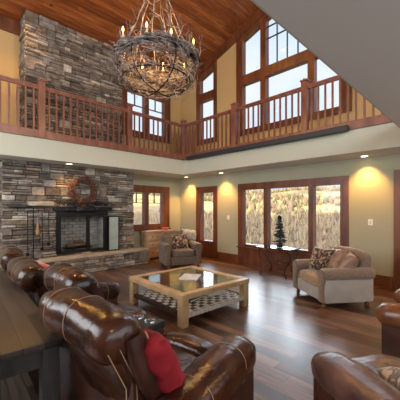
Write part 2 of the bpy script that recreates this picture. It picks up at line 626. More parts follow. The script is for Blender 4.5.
# ---- glazed wall, lower storey (X = 6.8)
T = .16
low = [(Y0, .30, [(0, ZL)]),
       (.30, 1.30, [(2.30, ZL)]),
       (1.30, 2.36, [(0, ZL)]),
       (2.36, 5.21, [(0, .50), (2.24, ZL)]),
       (5.21, 6.27, [(0, ZL)]),
       (6.27, 7.04, [(2.24, ZL)]),
       (7.04, YB + .2, [(0, ZL)])]
struct('wall_right', wall_strips(low, 0, XW, XW + T), M['sage'])
gt = lambda y: ceil(y) - .40      # top of the raked glass
up = [(Y0, .44, [(ZL, ceil)]),
      (.44, 1.37, [(ZL, 3.85), (gt, ceil)]),
      (1.37, 2.25, [(ZL, ceil)]),
      (2.25, YR, [(ZL, 3.85), (gt, ceil)]),
      (YR, 5.31, [(ZL, 3.85), (gt, ceil)]),
      (5.31, 6.19, [(ZL, ceil)]),
      (6.19, 7.10, [(ZL, 3.85), (gt, ceil)]),
      (7.10, YB + .2, [(ZL, ceil)])]
struct('wall_right_upper', wall_strips(up, 0, XW, XW + T), M['gold'])
# ---- back wall (Y = 8)
lowb = [(X0, 4.62, [(0, ZL)]), (4.62, 6.08, [(0, 1.04), (2.26, ZL)]), (6.08, XW, [(0, ZL)])]
struct('wall_back', wall_strips(lowb, 1, YB, YB + T), M['sage'])
upb = [(X0, 4.5, [(ZL, ceil(YB))]), (4.5, 6.2, [(ZL, 4.02), (5.47, ceil(YB))]), (6.2, XW, [(ZL, ceil(YB))])]
struct('wall_back_upper', wall_strips(upb, 1, YB, YB + T), M['gold'])

# ---- rake board, back beam
mb = MB()
for sgn in (0, 1):
    ys = (YR, YB) if sgn else (Y0, YR)
    mb.prism([(ys[0], ceil(ys[0]) - .27), (ys[1], ceil(ys[1]) - .27), (ys[1], ceil(ys[1])), (ys[0], ceil(ys[0]))], 0, XW - .07, XW + .01)
struct('trim_3', mb, M['trimwood'])
struct('trim_4', MB().box(X0, XW - .07, YB - .07, YB, ceil(YB) - .27, ceil(YB - .05)), M['trimwood'])
# baseboards
mb = MB()
for a, b in ((.18 - 3.1, .19), (1.42, 2.25), (5.32, 6.16), (7.15, YB)):
    mb.box(XW - .03, XW, a, b, 0, .24, .006)
struct('baseboard_right', mb, M['trimwood'])
struct('baseboard_back', MB().box(4.85, XW - .03, YB - .03, YB, 0, .24, .006), M['trimwood'])

# ---- windows: a frame mesh, each pane a part
def window_x(name, outer, panes, x=XW, kind='structure', raked=False, wood=None, muntins=(), sill=None):
    """window in the glazed wall: outer (y0,y1,z0,z1), panes list of (y0,y1,z0,z1 or callable)"""
    e = bpy.data.objects.new(name, None)
    COL.objects.link(e)
    e.location = (x, (outer[0] + outer[1]) / 2, outer[2])
    e['kind'] = 'structure'
    off = Vector(e.location)
    f = MB()
    # cut outer board into strips around the panes
    ys = sorted(set([outer[0], outer[1]] + [p[0] for p in panes] + [p[1] for p in panes] + ([YR] if outer[0] < YR < outer[1] and raked else [])))
    top = (lambda y: ceil(y) - .25) if raked else (lambda y: outer[3])
    def P(y, z): return (y - off.y, z - off.z)
    def cal(z, y): return z(y) if callable(z) else z
    for a, b in zip(ys[:-1], ys[1:]):
        m_ = (a + b) / 2
        cov = sorted([p for p in panes if p[0] <= m_ <= p[1]], key=lambda p: cal(p[2], m_))
        z = lambda y: outer[2]
        for p in cov:
            lo, hi = p[2], p[3]
            f.prism([P(a, cal(z, a)), P(b, cal(z, b)), P(b, cal(lo, b)), P(a, cal(lo, a))], 0, -.035, T - .02)
            z = hi
        f.prism([P(a, cal(z, a)), P(b, cal(z, b)), P(b, top(b)), P(a, top(a))], 0, -.035, T - .02)
    f.build('window_frame', wood or M['trimwood'], e)
    for (a, b, lo, hi) in panes:
        g = MB()
        mids = [a, YR, b] if a < YR < b and callable(hi) else [a, b]
        for u, v in zip(mids[:-1], mids[1:]):
            g.prism([P(u, cal(lo, u)), P(v, cal(lo, v)), P(v, cal(hi, v)), P(u, cal(hi, u))], 0, .07, .078)
        g.build('glass_pane', M['pane'], e)
    if muntins:
        q = MB()
        for (a, b, z0, z1) in muntins:
            z1a = cal(z1, a); z1b = cal(z1, b)
            q.prism([P(a, z0), P(b, z0), P(b, z1b), P(a, z1a)], 0, .055, .09)
        q.build('muntin', M['blackmatte'], e)
    if sill:
        MB().box(-.09, -.03, outer[0] - off.y - .02, outer[1] - off.y + .02, sill - off.z - .03, sill - off.z, .006).build('window_sill', M['trimwood'], e)
    return e

# big picture window: 3 panes, wood apron to the floor
window_x('window_1', (2.25, 5.32, 0, 2.34), [(2.42, 3.04, .58, 2.16), (3.16, 4.31, .58, 2.16), (4.43, 5.16, .58, 2.16)], sill=.50)
# narrow glazed door
window_x('door_1', (6.17, 7.13, 0, 2.34), [(6.33, 6.92, .55, 2.14)])
# patio door at the far right of the frame
window_x('door_2', (.20, 1.40, 0, 2.38), [(.42, 1.18, .28, 2.18)])
# gable windows
window_x('window_2', (6.19, 7.12, 3.75, 6), [(6.32, 6.95, 3.92, 5.2), (6.32, 6.95, 5.46, gt)], raked=True)
mun = []
for k in (1, 2, 3):
    y = 3.18 + (4.37 - 3.18) * k / 4
    mun.append((y - .012, y + .012, 5.50, gt))
for z in (6.30, 6.62):
    mun.append((3.18, 4.37, z - .012, z + .012))
window_x('window_3', (2.18, 5.38, 3.75, 6), [(4.54, 5.16, 3.92, 5.24), (4.54, 5.16, 5.5, gt), (3.18, 4.37, 3.92, 5.24), (3.18, 4.37, 5.5, gt), (2.4, 3.02, 3.92, 5.24), (2.4, 3.02, 5.5, gt)], raked=True, muntins=mun)
window_x('window_4', (.44, 1.37, 3.75, 6), [(.60, 1.21, 3.92, 5.2), (.60, 1.21, 5.46, gt)], raked=True)

def window_y(name, x0, x1, z0, z1, panes, zt, inset=.0, wood=None):
    e = bpy.data.objects.new(name, None)
    COL.objects.link(e)
    e.location = ((x0 + x1) / 2, YB, z0)
    e['kind'] = 'structure'
    cx = (x0 + x1) / 2
    f = MB()
    xs = [x0] + [v for p in panes for v in p[:2]] + [x1]
    zb, zh = panes[0][2], panes[0][3]
    f.box(x0 - cx, x1 - cx, -.035, T - .02, 0, zb - z0)
    f.box(x0 - cx, x1 - cx, -.035, T - .02, zh - z0, z1 - z0)
    for i in range(0, len(xs), 2):
        f.box(xs[i] - cx, xs[i + 1] - cx, -.035, T - .02, zb - z0, zh - z0)
    f.build('window_frame', wood or M['trimwood'], e)
    q = MB()
    for (a, b, lo, hi) in panes:
        MB().box(a - cx, b - cx, .07, .078, lo - z0, hi - z0).build('glass_pane', M['pane'], e)
        q.box(a - cx, b - cx, .05, .095, zt - z0 - .014, zt - z0 + .014)
        mdl = (a + b) / 2 - cx
        q.box(mdl - .014, mdl + .014, .05, .095, zt - z0, hi - z0)
    q.build('muntin', M['darkfab'], e)
    MB().box(x0 - cx - .03, x1 - cx + .03, -.09, -.03, -.03, .0, .006).build('window_sill', M['trimwood'], e)
window_y('window_5', 4.58, 6.28, .93, 2.37, [(4.74, 5.26, 1.10, 2.14), (5.41, 5.99, 1.10, 2.14)], 1.80)
window_y('window_6', 4.42, 6.32, 3.92, 5.58, [(4.62, 5.26, 4.10, 5.32), (5.42, 6.06, 4.10, 5.32)], 4.93)

# ------------------------------------------------------------------ chimney of ledge stone
def stone_block(mb, u0, u1, w0, w1, depth, place, rnd):
    """one stone; place(u, w, d) -> xyz; front is a jittered rounded grid"""
    nu = max(2, min(6, int((u1 - u0) / .08)))
    nw = 2 if w1 - w0 < .16 else 3
    vs, fs = [], []
    g = .004
    u0 += g; u1 -= g; w0 += g; w1 -= g
    e = min(.014, (w1 - w0) * .25)
    idx = {}
    us = [u0, u0 + e] + [u0 + (u1 - u0) * i / nu for i in range(1, nu)] + [u1 - e, u1]
    ws = [w0, w0 + e] + [w0 + (w1 - w0) * i / nw for i in range(1, nw)] + [w1 - e, w1]
    for i, u in enumerate(us):
        for j, w in enumerate(ws):
            edge = i in (0, len(us) - 1) or j in (0, len(ws) - 1)
            d = depth * (.35 if edge else 1) + (0 if edge else rnd.uniform(-.007, .007))
            cornr = i in (0, len(us) - 1) and j in (0, len(ws) - 1)
            ju = rnd.uniform(-.003, .003)
            uu = u + ju
            ww = w + ju
            if cornr:
                uu += (.008 if i == 0 else -.008)
                ww += (.006 if j == 0 else -.006)
            idx[i, j] = len(vs)
            vs.append(place(uu, ww, d))
    for i in range(len(us) - 1):
        for j in range(len(ws) - 1):
            fs.append((idx[i, j], idx[i + 1, j], idx[i + 1, j + 1], idx[i, j + 1]))
    # skirt back into the wall
    ring = [(i, 0) for i in range(len(us))] + [(len(us) - 1, j) for j in range(1, len(ws))] + [(i, len(ws) - 1) for i in range(len(us) - 2, -1, -1)] + [(0, j) for j in range(len(ws) - 2, 0, -1)]
    b = len(vs)
    allu = {0: u0, len(us) - 1: u1}
    for (i, j) in ring:
        vs.append(place(us[i], ws[j], -.012))
    n = len(ring)
    for k in range(n):
        l = (k + 1) % n
        fs.append((idx[ring[k]], idx[ring[l]], b + l, b + k))
    mb.add(vs, fs)

def stone_field(mb, ua, ub, wa, wb, place, rnd, hole=None, big=.22, dmin=.008, dmax=.07, scale=1.0):
    def put(u0, u1, w0, w1):
        if hole:
            h = hole
            if u0 < h[1] and u1 > h[0] and w0 < h[3] and w1 > h[2]:
                if u0 < h[0] - .05: put2(u0, h[0], w0, w1)
                if u1 > h[1] + .05: put2(h[1], u1, w0, w1)
                if w0 < h[2] - .03 : put2(max(u0, h[0]), min(u1, h[1]), w0, h[2])
                if w1 > h[3] + .03: put2(max(u0, h[0]), min(u1, h[1]), h[3], w1)
                return
        put2(u0, u1, w0, w1)
    def put2(u0, u1, w0, w1):
        if u1 - u0 < .02 or w1 - w0 < .015: return
        stone_block(mb, u0, u1, w0, w1, rnd.uniform(dmin, dmax), place, rnd)
    w = wa
    while w < wb - .001:
        hb = rnd.uniform(.15, .24) * scale
        if wb - w - hb < .1: hb = wb - w
        u = ua
        while u < ub - .001:
            if rnd.random() < big:
                L_ = rnd.uniform(.16, .34)
            else:
                L_ = rnd.uniform(.45, .95)
            if ub - u - L_ < .14: L_ = ub - u
            if L_ < .36 and rnd.random() < .8:
                put(u, u + L_, w, w + hb)
            else:
                rows = rnd.choice((2, 3, 3, 4)) if hb > .17 else rnd.choice((2, 3))
                cuts = [0] + sorted(rnd.uniform(.2, .8) if rows == 2 else (i / rows + rnd.uniform(-.08, .08)) for i in range(1, rows)) + [1]
                for a, b in zip(cuts[:-1], cuts[1:]):
                    uu = u
                    while uu < u + L_ - .001:
                        l2 = rnd.uniform(.14, .5)
                        if u + L_ - uu - l2 < .1: l2 = u + L_ - uu
                        put(uu, uu + l2, w + a * hb, w + b * hb)
                        uu += l2
            u += L_
        w += hb

rnd = random.Random(3)
CHY = 7.52
FX0, FX1, FZ0, FZ1 = 2.42, 3.64, .50, 1.50
chim = thing('stone_chimney', 'tall grey-brown ledge stone fireplace chimney against the back wall', 'fireplace', (2.92, 7.76, 0))
ch_o = Vector((2.92, 7.76, 0))
mb = MB()
def bx(mb, x0, x1, y0, y1, z0, z1, b=0): mb.box(x0 - ch_o.x, x1 - ch_o.x, y0 - ch_o.y, y1 - ch_o.y, z0, z1, b)
bx(mb, 1.3, FX0, CHY, YB, 0, ZL)
bx(mb, FX1, 4.54, CHY, YB, 0, ZL)
bx(mb, FX0, FX1, CHY, YB, 0, FZ0)
bx(mb, FX0, FX1, CHY, YB, FZ1, ZL)
bx(mb, 1.74, 4.16, CHY, YB, ZF + .02, ceil(CHY) - .01)
mb.build('mortar_core', M['mortar'], chim)
mb = MB()
front = lambda u, w, d: (u - ch_o.x, CHY - d - ch_o.y, w)
stone_field(mb, 1.28, 4.56, 0, ZL, front, rnd, hole=(FX0, FX1, FZ0, FZ1))
left = lambda u, w, d: (1.3 - d - ch_o.x, u - ch_o.y, w)
stone_field(mb, CHY, YB, 0, ZL, left, rnd, dmax=.03)
right = lambda u, w, d: (4.54 + d - ch_o.x, u - ch_o.y, w)
stone_field(mb, CHY, YB, 0, ZL, right, rnd, dmax=.03)
mb.build('lower_stonework', M['stone'], chim)
mb = MB()
stone_field(mb, 1.72, 4.18, ZF + .02, ceil(CHY) - .01, front, rnd)
left = lambda u, w, d: (1.74 - d - ch_o.x, u - ch_o.y, w)
stone_field(mb, CHY, YB, ZF + .02, ceil(CHY) - .12, left, rnd, dmax=.04)
right = lambda u, w, d: (4.16 + d - ch_o.x, u - ch_o.y, w)
stone_field(mb, CHY, YB, ZF + .02, ceil(CHY) - .12, right, rnd, dmax=.03)
mb.build('upper_stonework', M['stone'], chim)
# firebox lining with brick joints
mb = MB()
mb2 = MB()
iy = 7.88
bw, bh = .2, .085
rowi = 0
z = FZ0
while z < FZ1:
    x = FX0 - (bw / 2 if rowi % 2 else 0)
    while x < FX1:
        a, b = max(x, FX0), min(x + bw, FX1)
        if b - a > .02:
            bx(mb, a + .005, b - .005, iy, iy + .05, z + .005, min(z + bh, FZ1) - .005, .004)
        x += bw
    z += bh
    rowi += 1
bx(mb2, FX0, FX1, iy + .03, iy + .06, FZ0, FZ1)
for sx in (FX0, FX1 - .03):
    bx(mb, sx, sx + .03, CHY, iy, FZ0, FZ1)
bx(mb, FX0, FX1, CHY, iy, FZ0, FZ0 + .02)
mb.build('firebox_brick', M['firebrick'], chim)
mb2.build('firebox_mortar', M['mortar'], chim)
# black surround
mb = MB()
yy0, yy1 = CHY - .07, CHY + .02
bx(mb, FX0 - .04, FX1 + .08, yy0, yy1, 1.40, 1.53, .008)
bx(mb, FX0 - .04, FX0 + .07, yy0, yy1, FZ0 - .02, 1.40, .008)
bx(mb, FX1 - .03, FX1 + .12, yy0, yy1, FZ0 - .02, 1.40, .008)
bx(mb, FX0, FX1, yy0, yy1, FZ0 - .02, FZ0 + .05, .008)
bx(mb, 3.14, 3.22, yy0 + .02, yy1, FZ0 + .03, 1.42, .006)
mb.build('firebox_frame', M['black'], chim)
# rough dark stone mantel over the opening
mb = MB()
for x0, x1, z0, z1, d in ((2.3, 2.86, 1.54, 1.66, .12), (2.84, 3.34, 1.53, 1.68, .14), (3.32, 3.82, 1.55, 1.65, .11)):
    mb.cushion(((x0 + x1) / 2 - ch_o.x, CHY - d / 2 - ch_o.y, (z0 + z1) / 2), ((x1 - x0) / 2, d / 2 + .04, (z1 - z0) / 2), k=8, n=6, wr=.012, seed=x0)
mb.build('lintel_stone', M['black'], chim)
# projecting shelf stone on the left
mb = MB()
mb.cushion((2.02 - ch_o.x, CHY - .10 - ch_o.y, 1.72), (.27, .16, .055), k=7, n=8, wr=.012, seed=4)
mb.build('shelf_stone', M['hearthtop'], chim)
# sooty ledge running left of it
mb = MB()
mb.cushion((1.62 - ch_o.x, CHY - .06 - ch_o.y, 1.67), (.24, .09, .035), k=7, n=6, wr=.01, seed=5)
mb.build('ledge_stone', M['darkwood_leg'], chim)

# hearth
HX0, HX1, HY0, HH = .9, 4.80, 7.10, .44
hearth = thing('stone_hearth', 'long raised ledge stone hearth bench with sandstone slab top', 'hearth', ((HX0 + HX1) / 2, 7.3, 0))
ho = Vector(hearth.location)
MB().box(HX0 + .03 - ho.x, HX1 - .03 - ho.x, HY0 + .03 - ho.y, CHY - .055 - ho.y, 0, HH - .06).build('mortar_core', M['mortar'], hearth)
mb = MB()
stone_field(mb, HX0, HX1, 0, HH - .06, lambda u, w, d: (u - ho.x, HY0 + .03 - d - ho.y, w), rnd, dmax=.03, big=.35, scale=.8)
stone_field(mb, HY0 + .03, CHY - .055, 0, HH - .06, lambda u, w, d: (HX1 - .03 + d - ho.x, u - ho.y, w), rnd, dmax=.03)
mb.build('stonework', M['stone'], hearth)
x = HX0 - .02
while x < HX1:
    w = rnd.uniform(.6, .95)
    x1 = min(x + w, HX1 + .02)
    if HX1 - x1 < .3: x1 = HX1 + .02
    mb = MB()
    mb.box(x + .004 - ho.x, x1 - .004 - ho.x, HY0 - .03 - ho.y, CHY - .055 - ho.y, HH - .06, HH, .012)
    mb.build('slab', M['hearthtop'], hearth, smooth=True)
    x = x1
    if x >= HX1: break

# logs and grate in the firebox
gr = thing('fire_grate', 'black iron fire grate inside the open firebox', 'grate', (3.0, 7.7, .52))
mb = MB()
for k in range(7):
    x = -.33 + k * .11
    mb.tube([(x, -.12, .11), (x, -.1, .06), (x, .1, .06), (x, .12, .10)], .009, 6)
for y in (-.08, .08): mb.tube([(-.36, y, .06), (.36, y, .06)], .009, 6)
for x in (-.3, .3):
    for y in (-.08, .08): mb.tube([(x, y, .06), (x, y, 0)], .009, 6)
mb.build('grate_bars', M['black'], gr)
for k, (x, y, z, a, l, r) in enumerate(((-.14, -.03, .13, .1, .34, .05), (.18, .02, .125, -.15, .3, .045), (.02, .03, .21, .25, .26, .045))):
    dx, dy = math.cos(a) * l / 2, math.sin(a) * l / 2
    o = MB().tube([(-dx, -dy, 0), (-dx * .3, -dy * .3, .008), (dx * .4, dy * .4, -.004), (dx, dy, 0)], [r, r * 1.05, r * .95, r * .9], 10).build('firewood_log', M['wood_log'], smooth=True)
    o.location = (3.0 + x, 7.7 + y, .52 + z)
    tag(o, ('split log at the left of the fire grate', 'split log at the right of the fire grate', 'split log lying on top of the two others in the grate')[k], 'log')

# glass fire screen panel leaning right of the firebox
sc = thing('fire_screen', 'pale green glass fire screen panel right of the firebox', 'fire screen', (3.86, 7.40, .44))
MB().box(-.14, .14, -.006, .006, .03, .94).build('glass_panel', M['glassgreen'], sc)
mb = MB()
for x in (-.15, .15): mb.box(x - .012, x + .012, -.015, .015, 0, .96)
mb.box(-.15, .15, -.015, .015, .94, .965)
mb.box(-.15, .15, -.015, .015, .012, .035)
mb.build('screen_frame', M['black'], sc)

# hanging fireplace tools under the shelf stone
tl = thing('fireplace_tools', 'black iron hanging fireplace tools under the stone shelf', 'fireplace tools', (1.98, 7.36, .44))
mb = MB()
mb.tube([(-.12, 0, 0), (-.12, 0, 1.18)], .012, 8)
mb.tube([(-.26, 0, 1.12), (.22, 0, 1.12)], .010, 8)
mb.lathe([(.11, 0), (.11, .015), (.02, .03)], (-.12, 0, 0))
mb.build('tool_stand', M['black'], tl)
for x, l in ((-.24, .95), (.06, .85), (.2, .75)):
    MB().tube([(x, 0, 1.12), (x, -.01, 1.12 - l * .6), (x + .01, 0, 1.12 - l)], .009, 6).box(x - .03, x + .03, -.02, .02, 1.12 - l - .08, 1.12 - l, .01).build('tool', M['black'], tl)
MB().lathe([(.01, 0), (.035, .02), (.045, -.14 + .2), (.02, .26), (.012, .3)], (-.04, -.02, .55)).tube([(-.04, -.02, .85), (-.04, 0, 1.12)], .007, 6).build('hearth_brush', M['brush'], tl, smooth=True, label='straw coloured hearth brush')

# twig wreath
def wreath():
    t = thing('twig_wreath', 'round red-brown twig wreath hung on the stone above the firebox', 'wreath', (3.02, 7.40, 2.08))
    rr = random.Random(5)
    mb = MB()
    for k in range(46):
        a0 = rr.uniform(0, 2 * PI)
        sp = rr.uniform(1.2, 4.5)
        rad = rr.uniform(.22, .34)
        ph, q = rr.uniform(0, 6), rr.uniform(2, 5)
        pts = []
        for i in range(16):
            a = a0 + sp * i / 15
            r_ = rad + .035 * math.sin(q * a + ph) + (.09 * (i / 15) ** 4 if k % 3 == 0 else 0)
            pts.append((r_ * math.cos(a), .03 * math.sin(3 * a + ph) + rr.uniform(-.012, .012), r_ * math.sin(a)))
        mb.tube(pts, rr.uniform(.005, .011), 4)
    mb.build('twig_ring', M['redtwig'], t)
    mb = MB()
    for k in range(60):
        a = rr.uniform(0, 2 * PI)
        r0 = rr.uniform(.26, .36)
        r1 = r0 + rr.uniform(.06, .16)
        b = a + rr.uniform(-.5, .5)
        mb.tube([(r0 * math.cos(a), rr.uniform(-.05, .03), r0 * math.sin(a)), (r1 * math.cos(b), rr.uniform(-.07, .02), r1 * math.sin(b))], .004, 4)
    mb.build('loose_twigs', M['redtwig'], t, kind='stuff')
wreath()
# dark swag of branches on the lintel
mb = MB()
rr = random.Random(8)
for k in range(70):
    x = rr.uniform(-.62, .62)
    x1 = x + rr.uniform(-.3, .3)
    mb.tube([(x, rr.uniform(-.05, .04), .0), ((x + x1) / 2, rr.uniform(-.07, .03), rr.uniform(.03, .12)), (x1, rr.uniform(-.07, .04), rr.uniform(.0, .16))], .006, 4)
o = mb.build('branch_swag', M['black'])
o.location = (3.05, 7.40, 1.69)
tag(o, 'dark swag of dry branches lying on the lintel below the wreath', 'branches')
# ------------------------------------------------------------------ loft railings
def railing(name, label, loc, rz, length, posts, u_from, gap=.155):
    t = thing(name, label, 'railing', loc, rz)
    z0 = 0
    mb = MB()
    mb.box(u_from, length, -.045, .045, .93, .975, .01)
    mb.box(u_from, length, -.03, .03, .89, .932, .006)
    mb.build('handrail', M['railwood'], t)
    pm = MB()
    pm.box(-.065, .065, -.065, .065, -.15, 1.07, .006)
    pm.box(-.085, .085, -.085, .085, 1.07, 1.10, .008)
    pm.lathe([(.09, 1.10), (.07, 1.125), (.0, 1.15)], n=4)
    first = None
    for u in posts:
        if first is None:
            first = pm.build('newel_post', M['railwood'], t)
            first.location = (u, 0, 0)
        else:
            c = first.copy()
            COL.objects.link(c)
            c.location = (u, 0, 0)
    bm_ = MB()
    bm_.box(-.017, .017, -.017, .017, 0, .895)
    first = None
    segs = [u_from] + list(posts) + [length]
    for a, b in zip(segs[:-1], segs[1:]):
        n = max(1, int(round((b - a) / gap)))
        for k in range(1, n):
            u = a + (b - a) * k / n
            if first is None:
                first = bm_.build('baluster', M['railwood'], t)
                first.location = (u, 0, 0)
            else:
                c = first.copy()
                COL.objects.link(c)
                c.location = (u, 0, 0)
railing('loft_railing', 'red-brown wooden loft railing crossing in front of the chimney', (.0, LY, 3.32), 0, LX - .05, (1.91, 4.09), -.5)
railing('loft_railing', 'red-brown wooden loft railing along the gable windows', (LX, LY, 3.32), R(-90), LY - LC - .1, (0.0, LY - 4.87, LY - 2.90), 0.0, gap=.15)
# black roller screen case under the right band
o = MB().box(-.05, .05, -2.35, 2.35, -.06, .06, .02).build('screen_case', M['blackmatte'])
o.location = (LX - .102, 4.33, 3.17)
tag(o, 'long black roller screen case fixed under the right loft railing', 'screen case')

# ------------------------------------------------------------------ recessed lights
def can(loc, label, group, tilt=None, energy=18, size=R(95), name='recessed_light', k=1.0):
    t = thing(name, label, 'ceiling light', loc, 0, group)
    rot = (0, 0, 0)
    if tilt: t.rotation_euler = (tilt, 0, 0)
    MB().lathe([(.088, 0), (.092, -.008), (.07, -.010), (.066, 0.0)], n=24).build('trim_ring', M['white'], t, smooth=True)
    MB().lathe([(.066, -.001), (.04, -.006), (0.001, -.008)], n=20).build('lens', M['canlight'], t)
    l = bpy.data.lights.new('recessed_lamp', 'SPOT')
    l.energy = energy
    l.color = (1, .50, .12)
    l.spot_size = size
    l.spot_blend = .8
    l.shadow_soft_size = .05
    o = bpy.data.objects.new('recessed_lamp', l)
    COL.objects.link(o)
    o.parent = t
    o.location = (0, 0, -.03)
for loc, lab in (((6.56, 7.40, ZL), 'recessed ceiling light in the far corner under the loft'),
                 ((6.56, 5.80, ZL), 'recessed ceiling light between the narrow glass door and big window'),
                 ((6.60, 1.88, ZL), 'recessed ceiling light right of the big picture window'),
                 ((2.60, 7.22, ZL), 'recessed ceiling light washing the stone above the firebox')):
    can(loc, lab, 'recessed lights under the loft', energy=(45 if loc[0] < 5 else 120), size=R(100))
# unseen lamps added under the loft behind the photographer, as fill light
for x, y in ((.6, -.6), (3.4, -.6), (5.6, -.6)):
    can((x, y, ZL), 'added unseen fill light over the seating behind the photographer', 'added fill lights behind the camera', energy=60, size=R(130))
sl = math.atan(.325)
for (x, y), lab in (((4.95, 5.02), 'recessed light in the sloped wooden ceiling near the gable windows'),
                    ((1.55, 7.25), 'recessed light in the wooden ceiling beside the chimney top')):
    can((x, y, ceil(y) - .002), lab, 'recessed lights in the wooden ceiling', tilt=-sl, energy=130, size=R(120))

# wall plates
for loc, lab in (((XW, 5.72, 1.34), 'white switch plate between the narrow glass door and big window'),
                 ((XW, 1.82, 1.32), 'white switch plate on the wall right of the big window')):
    t = thing('light_switch', lab, 'switch', loc)
    MB().box(-.008, 0, -.045, .045, -.065, .065, .003).build('switch_plate', M['white'], t)
    MB().box(-.014, -.006, -.014, .014, -.03, .03, .002).build('rocker', M['candle'], t)

# ------------------------------------------------------------------ chandelier
def chandelier():
    cx, cy_, cz = 2.72, 3.78, 3.98
    RU, RL = .61, .54
    t = thing('twig_chandelier', 'large round chandelier of twisted grey twigs with candle bulbs', 'chandelier', (cx, cy_, cz))
    rr = random.Random(21)
    def ring(z, rad, n, thick, name, spread=.05):
        mb = MB()
        for k in range(n):
            a0 = rr.uniform(0, 2 * PI)
            sp = rr.uniform(1.5, 5.5)
            ph, q = rr.uniform(0, 6), rr.uniform(3, 8)
            dr = rr.uniform(-spread, spread)
            dz = rr.uniform(-spread, spread)
            pts = []
            for i in range(26):
                a = a0 + sp * i / 25
                r_ = rad + dr + .028 * math.sin(q * a + ph)
                pts.append((r_ * math.cos(a) + rr.uniform(-.014, .014), r_ * math.sin(a) + rr.uniform(-.014, .014), z + dz + .035 * math.cos(q * a + ph) + rr.uniform(-.018, .018)))
            mb.tube(pts, rr.uniform(*thick), 5)
        return mb.build(name, M['twig'], t, kind='stuff')
    mb = MB()
    for z, rad in ((0, RU), (-.34, RL)):
        mb.tube([(rad * math.cos(2 * PI * i / 40), rad * math.sin(2 * PI * i / 40), z) for i in range(40)], .010, 6, closed=True)
    for k in range(6):
        a = k * PI / 3 + .35
        mb.tube([(RU * math.cos(a), RU * math.sin(a), 0), ((RU + .01) * math.cos(a), (RU + .01) * math.sin(a), -.18), (RL * math.cos(a), RL * math.sin(a), -.34), (.34 * math.cos(a), .34 * math.sin(a), -.46), (0, 0, -.50)], .011, 6)
    mb.build('iron_frame', M['black'], t)
    ring(0, RU, 40, (.006, .014), 'upper_twig_ring', .05)
    ring(-.34, RL, 9, (.004, .009), 'lower_twig_ring', .05)
    # spray of thin branches
    mb = MB()
    for k in range(400):
        a = rr.uniform(0, 2 * PI)
        rad = rr.uniform(.48, .66)
        z = rr.choice((0, 0, -.1, -.3))
        p = Vector((rad * math.cos(a), rad * math.sin(a), z))
        tang = Vector((-math.sin(a), math.cos(a), 0)) * rr.uniform(-1, 1)
        d = (tang + Vector((math.cos(a), math.sin(a), 0)) * rr.uniform(-.8, .25) + Vector((0, 0, rr.uniform(-.5, 1.1)))).normalized()
        L_ = rr.uniform(.12, .55)
        pts = [p]
        n = 6
        for i in range(n):
            d = (d + Vector((rr.uniform(-.35, .35), rr.uniform(-.35, .35), rr.uniform(-.3, .3)))).normalized()
            p = p + d * L_ / n
            pts.append(p.copy())
        r0 = rr.uniform(.004, .009)
        mb.tube(pts, [r0 * (1 - .75 * i / n) for i in range(n + 1)], 4)
        if rr.random() < .6:
            q = pts[3]
            d2 = (d + Vector((rr.uniform(-1, 1), rr.uniform(-1, 1), rr.uniform(-.6, .8)))).normalized()
            mb.tube([q, q + d2 * .07, q + d2 * .15 + Vector((0, 0, rr.uniform(-.02, .04)))], [.004, .003, .0015], 4)
    mb.build('twig_spray', M['twig'], t, kind='stuff')
    # tall arched branches meeting at the hanging chain
    zc = ceil(cy_) - cz
    for k in range(9):
        a = k * 2 * PI / 9 + .2
        mb = MB()
        pts = []
        for i in range(12):
            s_ = i / 11
            r_ = .58 * (1 - s_) ** .8 + .02
            pts.append((r_ * math.cos(a + .5 * s_) + rr.uniform(-.02, .02), r_ * math.sin(a + .5 * s_) + rr.uniform(-.02, .02), 1.25 * s_ ** 1.2 + rr.uniform(-.015, .015)))
        mb.tube(pts, [.011 * (1 - .5 * i / 11) for i in range(12)], 5)
        for i in (3, 5, 7, 8):
            q = Vector(pts[i])
            d2 = Vector((rr.uniform(-1, 1), rr.uniform(-1, 1), rr.uniform(0, 1))).normalized()
            mb.tube([q, q + d2 * .1, q + d2 * .2 + Vector((0, 0, .03))], [.005, .004, .002], 4)
        mb.build('arched_branch', M['twig'], t)
    mb = MB()
    z = 1.0
    i = 0
    while z < zc - .08:
        e = []
        for q in range(10):
            w = 2 * PI * q / 10
            u, v = .016 * math.cos(w), .032 * math.sin(w)
            e.append((u if i % 2 else 0, 0 if i % 2 else u, z + v))
        mb.tube(e, .004, 5, closed=True)
        z += .05
        i += 1
    mb.build('hanging_chain', M['black'], t)
    MB().lathe([(.07, zc - .06), (.07, zc - .02), (.03, zc)], n=16).build('ceiling_canopy', M['black'], t)
    for k in range(10):
        a = k * 2 * PI / 10 + .1
        r_ = .62 + (-.1 if k % 3 == 1 else .02)
        c = MB().lathe([(.028, 0), (.03, .012), (.012, .014), (.012, .075), (.009, .08)], n=10).build('candle', M['candle'], t, smooth=True)
        c.location = (r_ * math.cos(a), r_ * math.sin(a), .05 + (.03 if k % 2 else 0))
        b = MB().lathe([(.007, .08), (.014, .10), (.0155, .118), (.010, .142), (.001, .165)], n=10).build('bulb', M['bulb'], c, smooth=True)
    l = bpy.data.lights.new('chandelier_lamp', 'POINT')
    l.energy = 100
    l.color = (1, .60, .26)
    l.shadow_soft_size = .5
    o = bpy.data.objects.new('chandelier_lamp', l)
    COL.objects.link(o)
    o.parent = t
    o.location = (0, 0, .25)
chandelier()

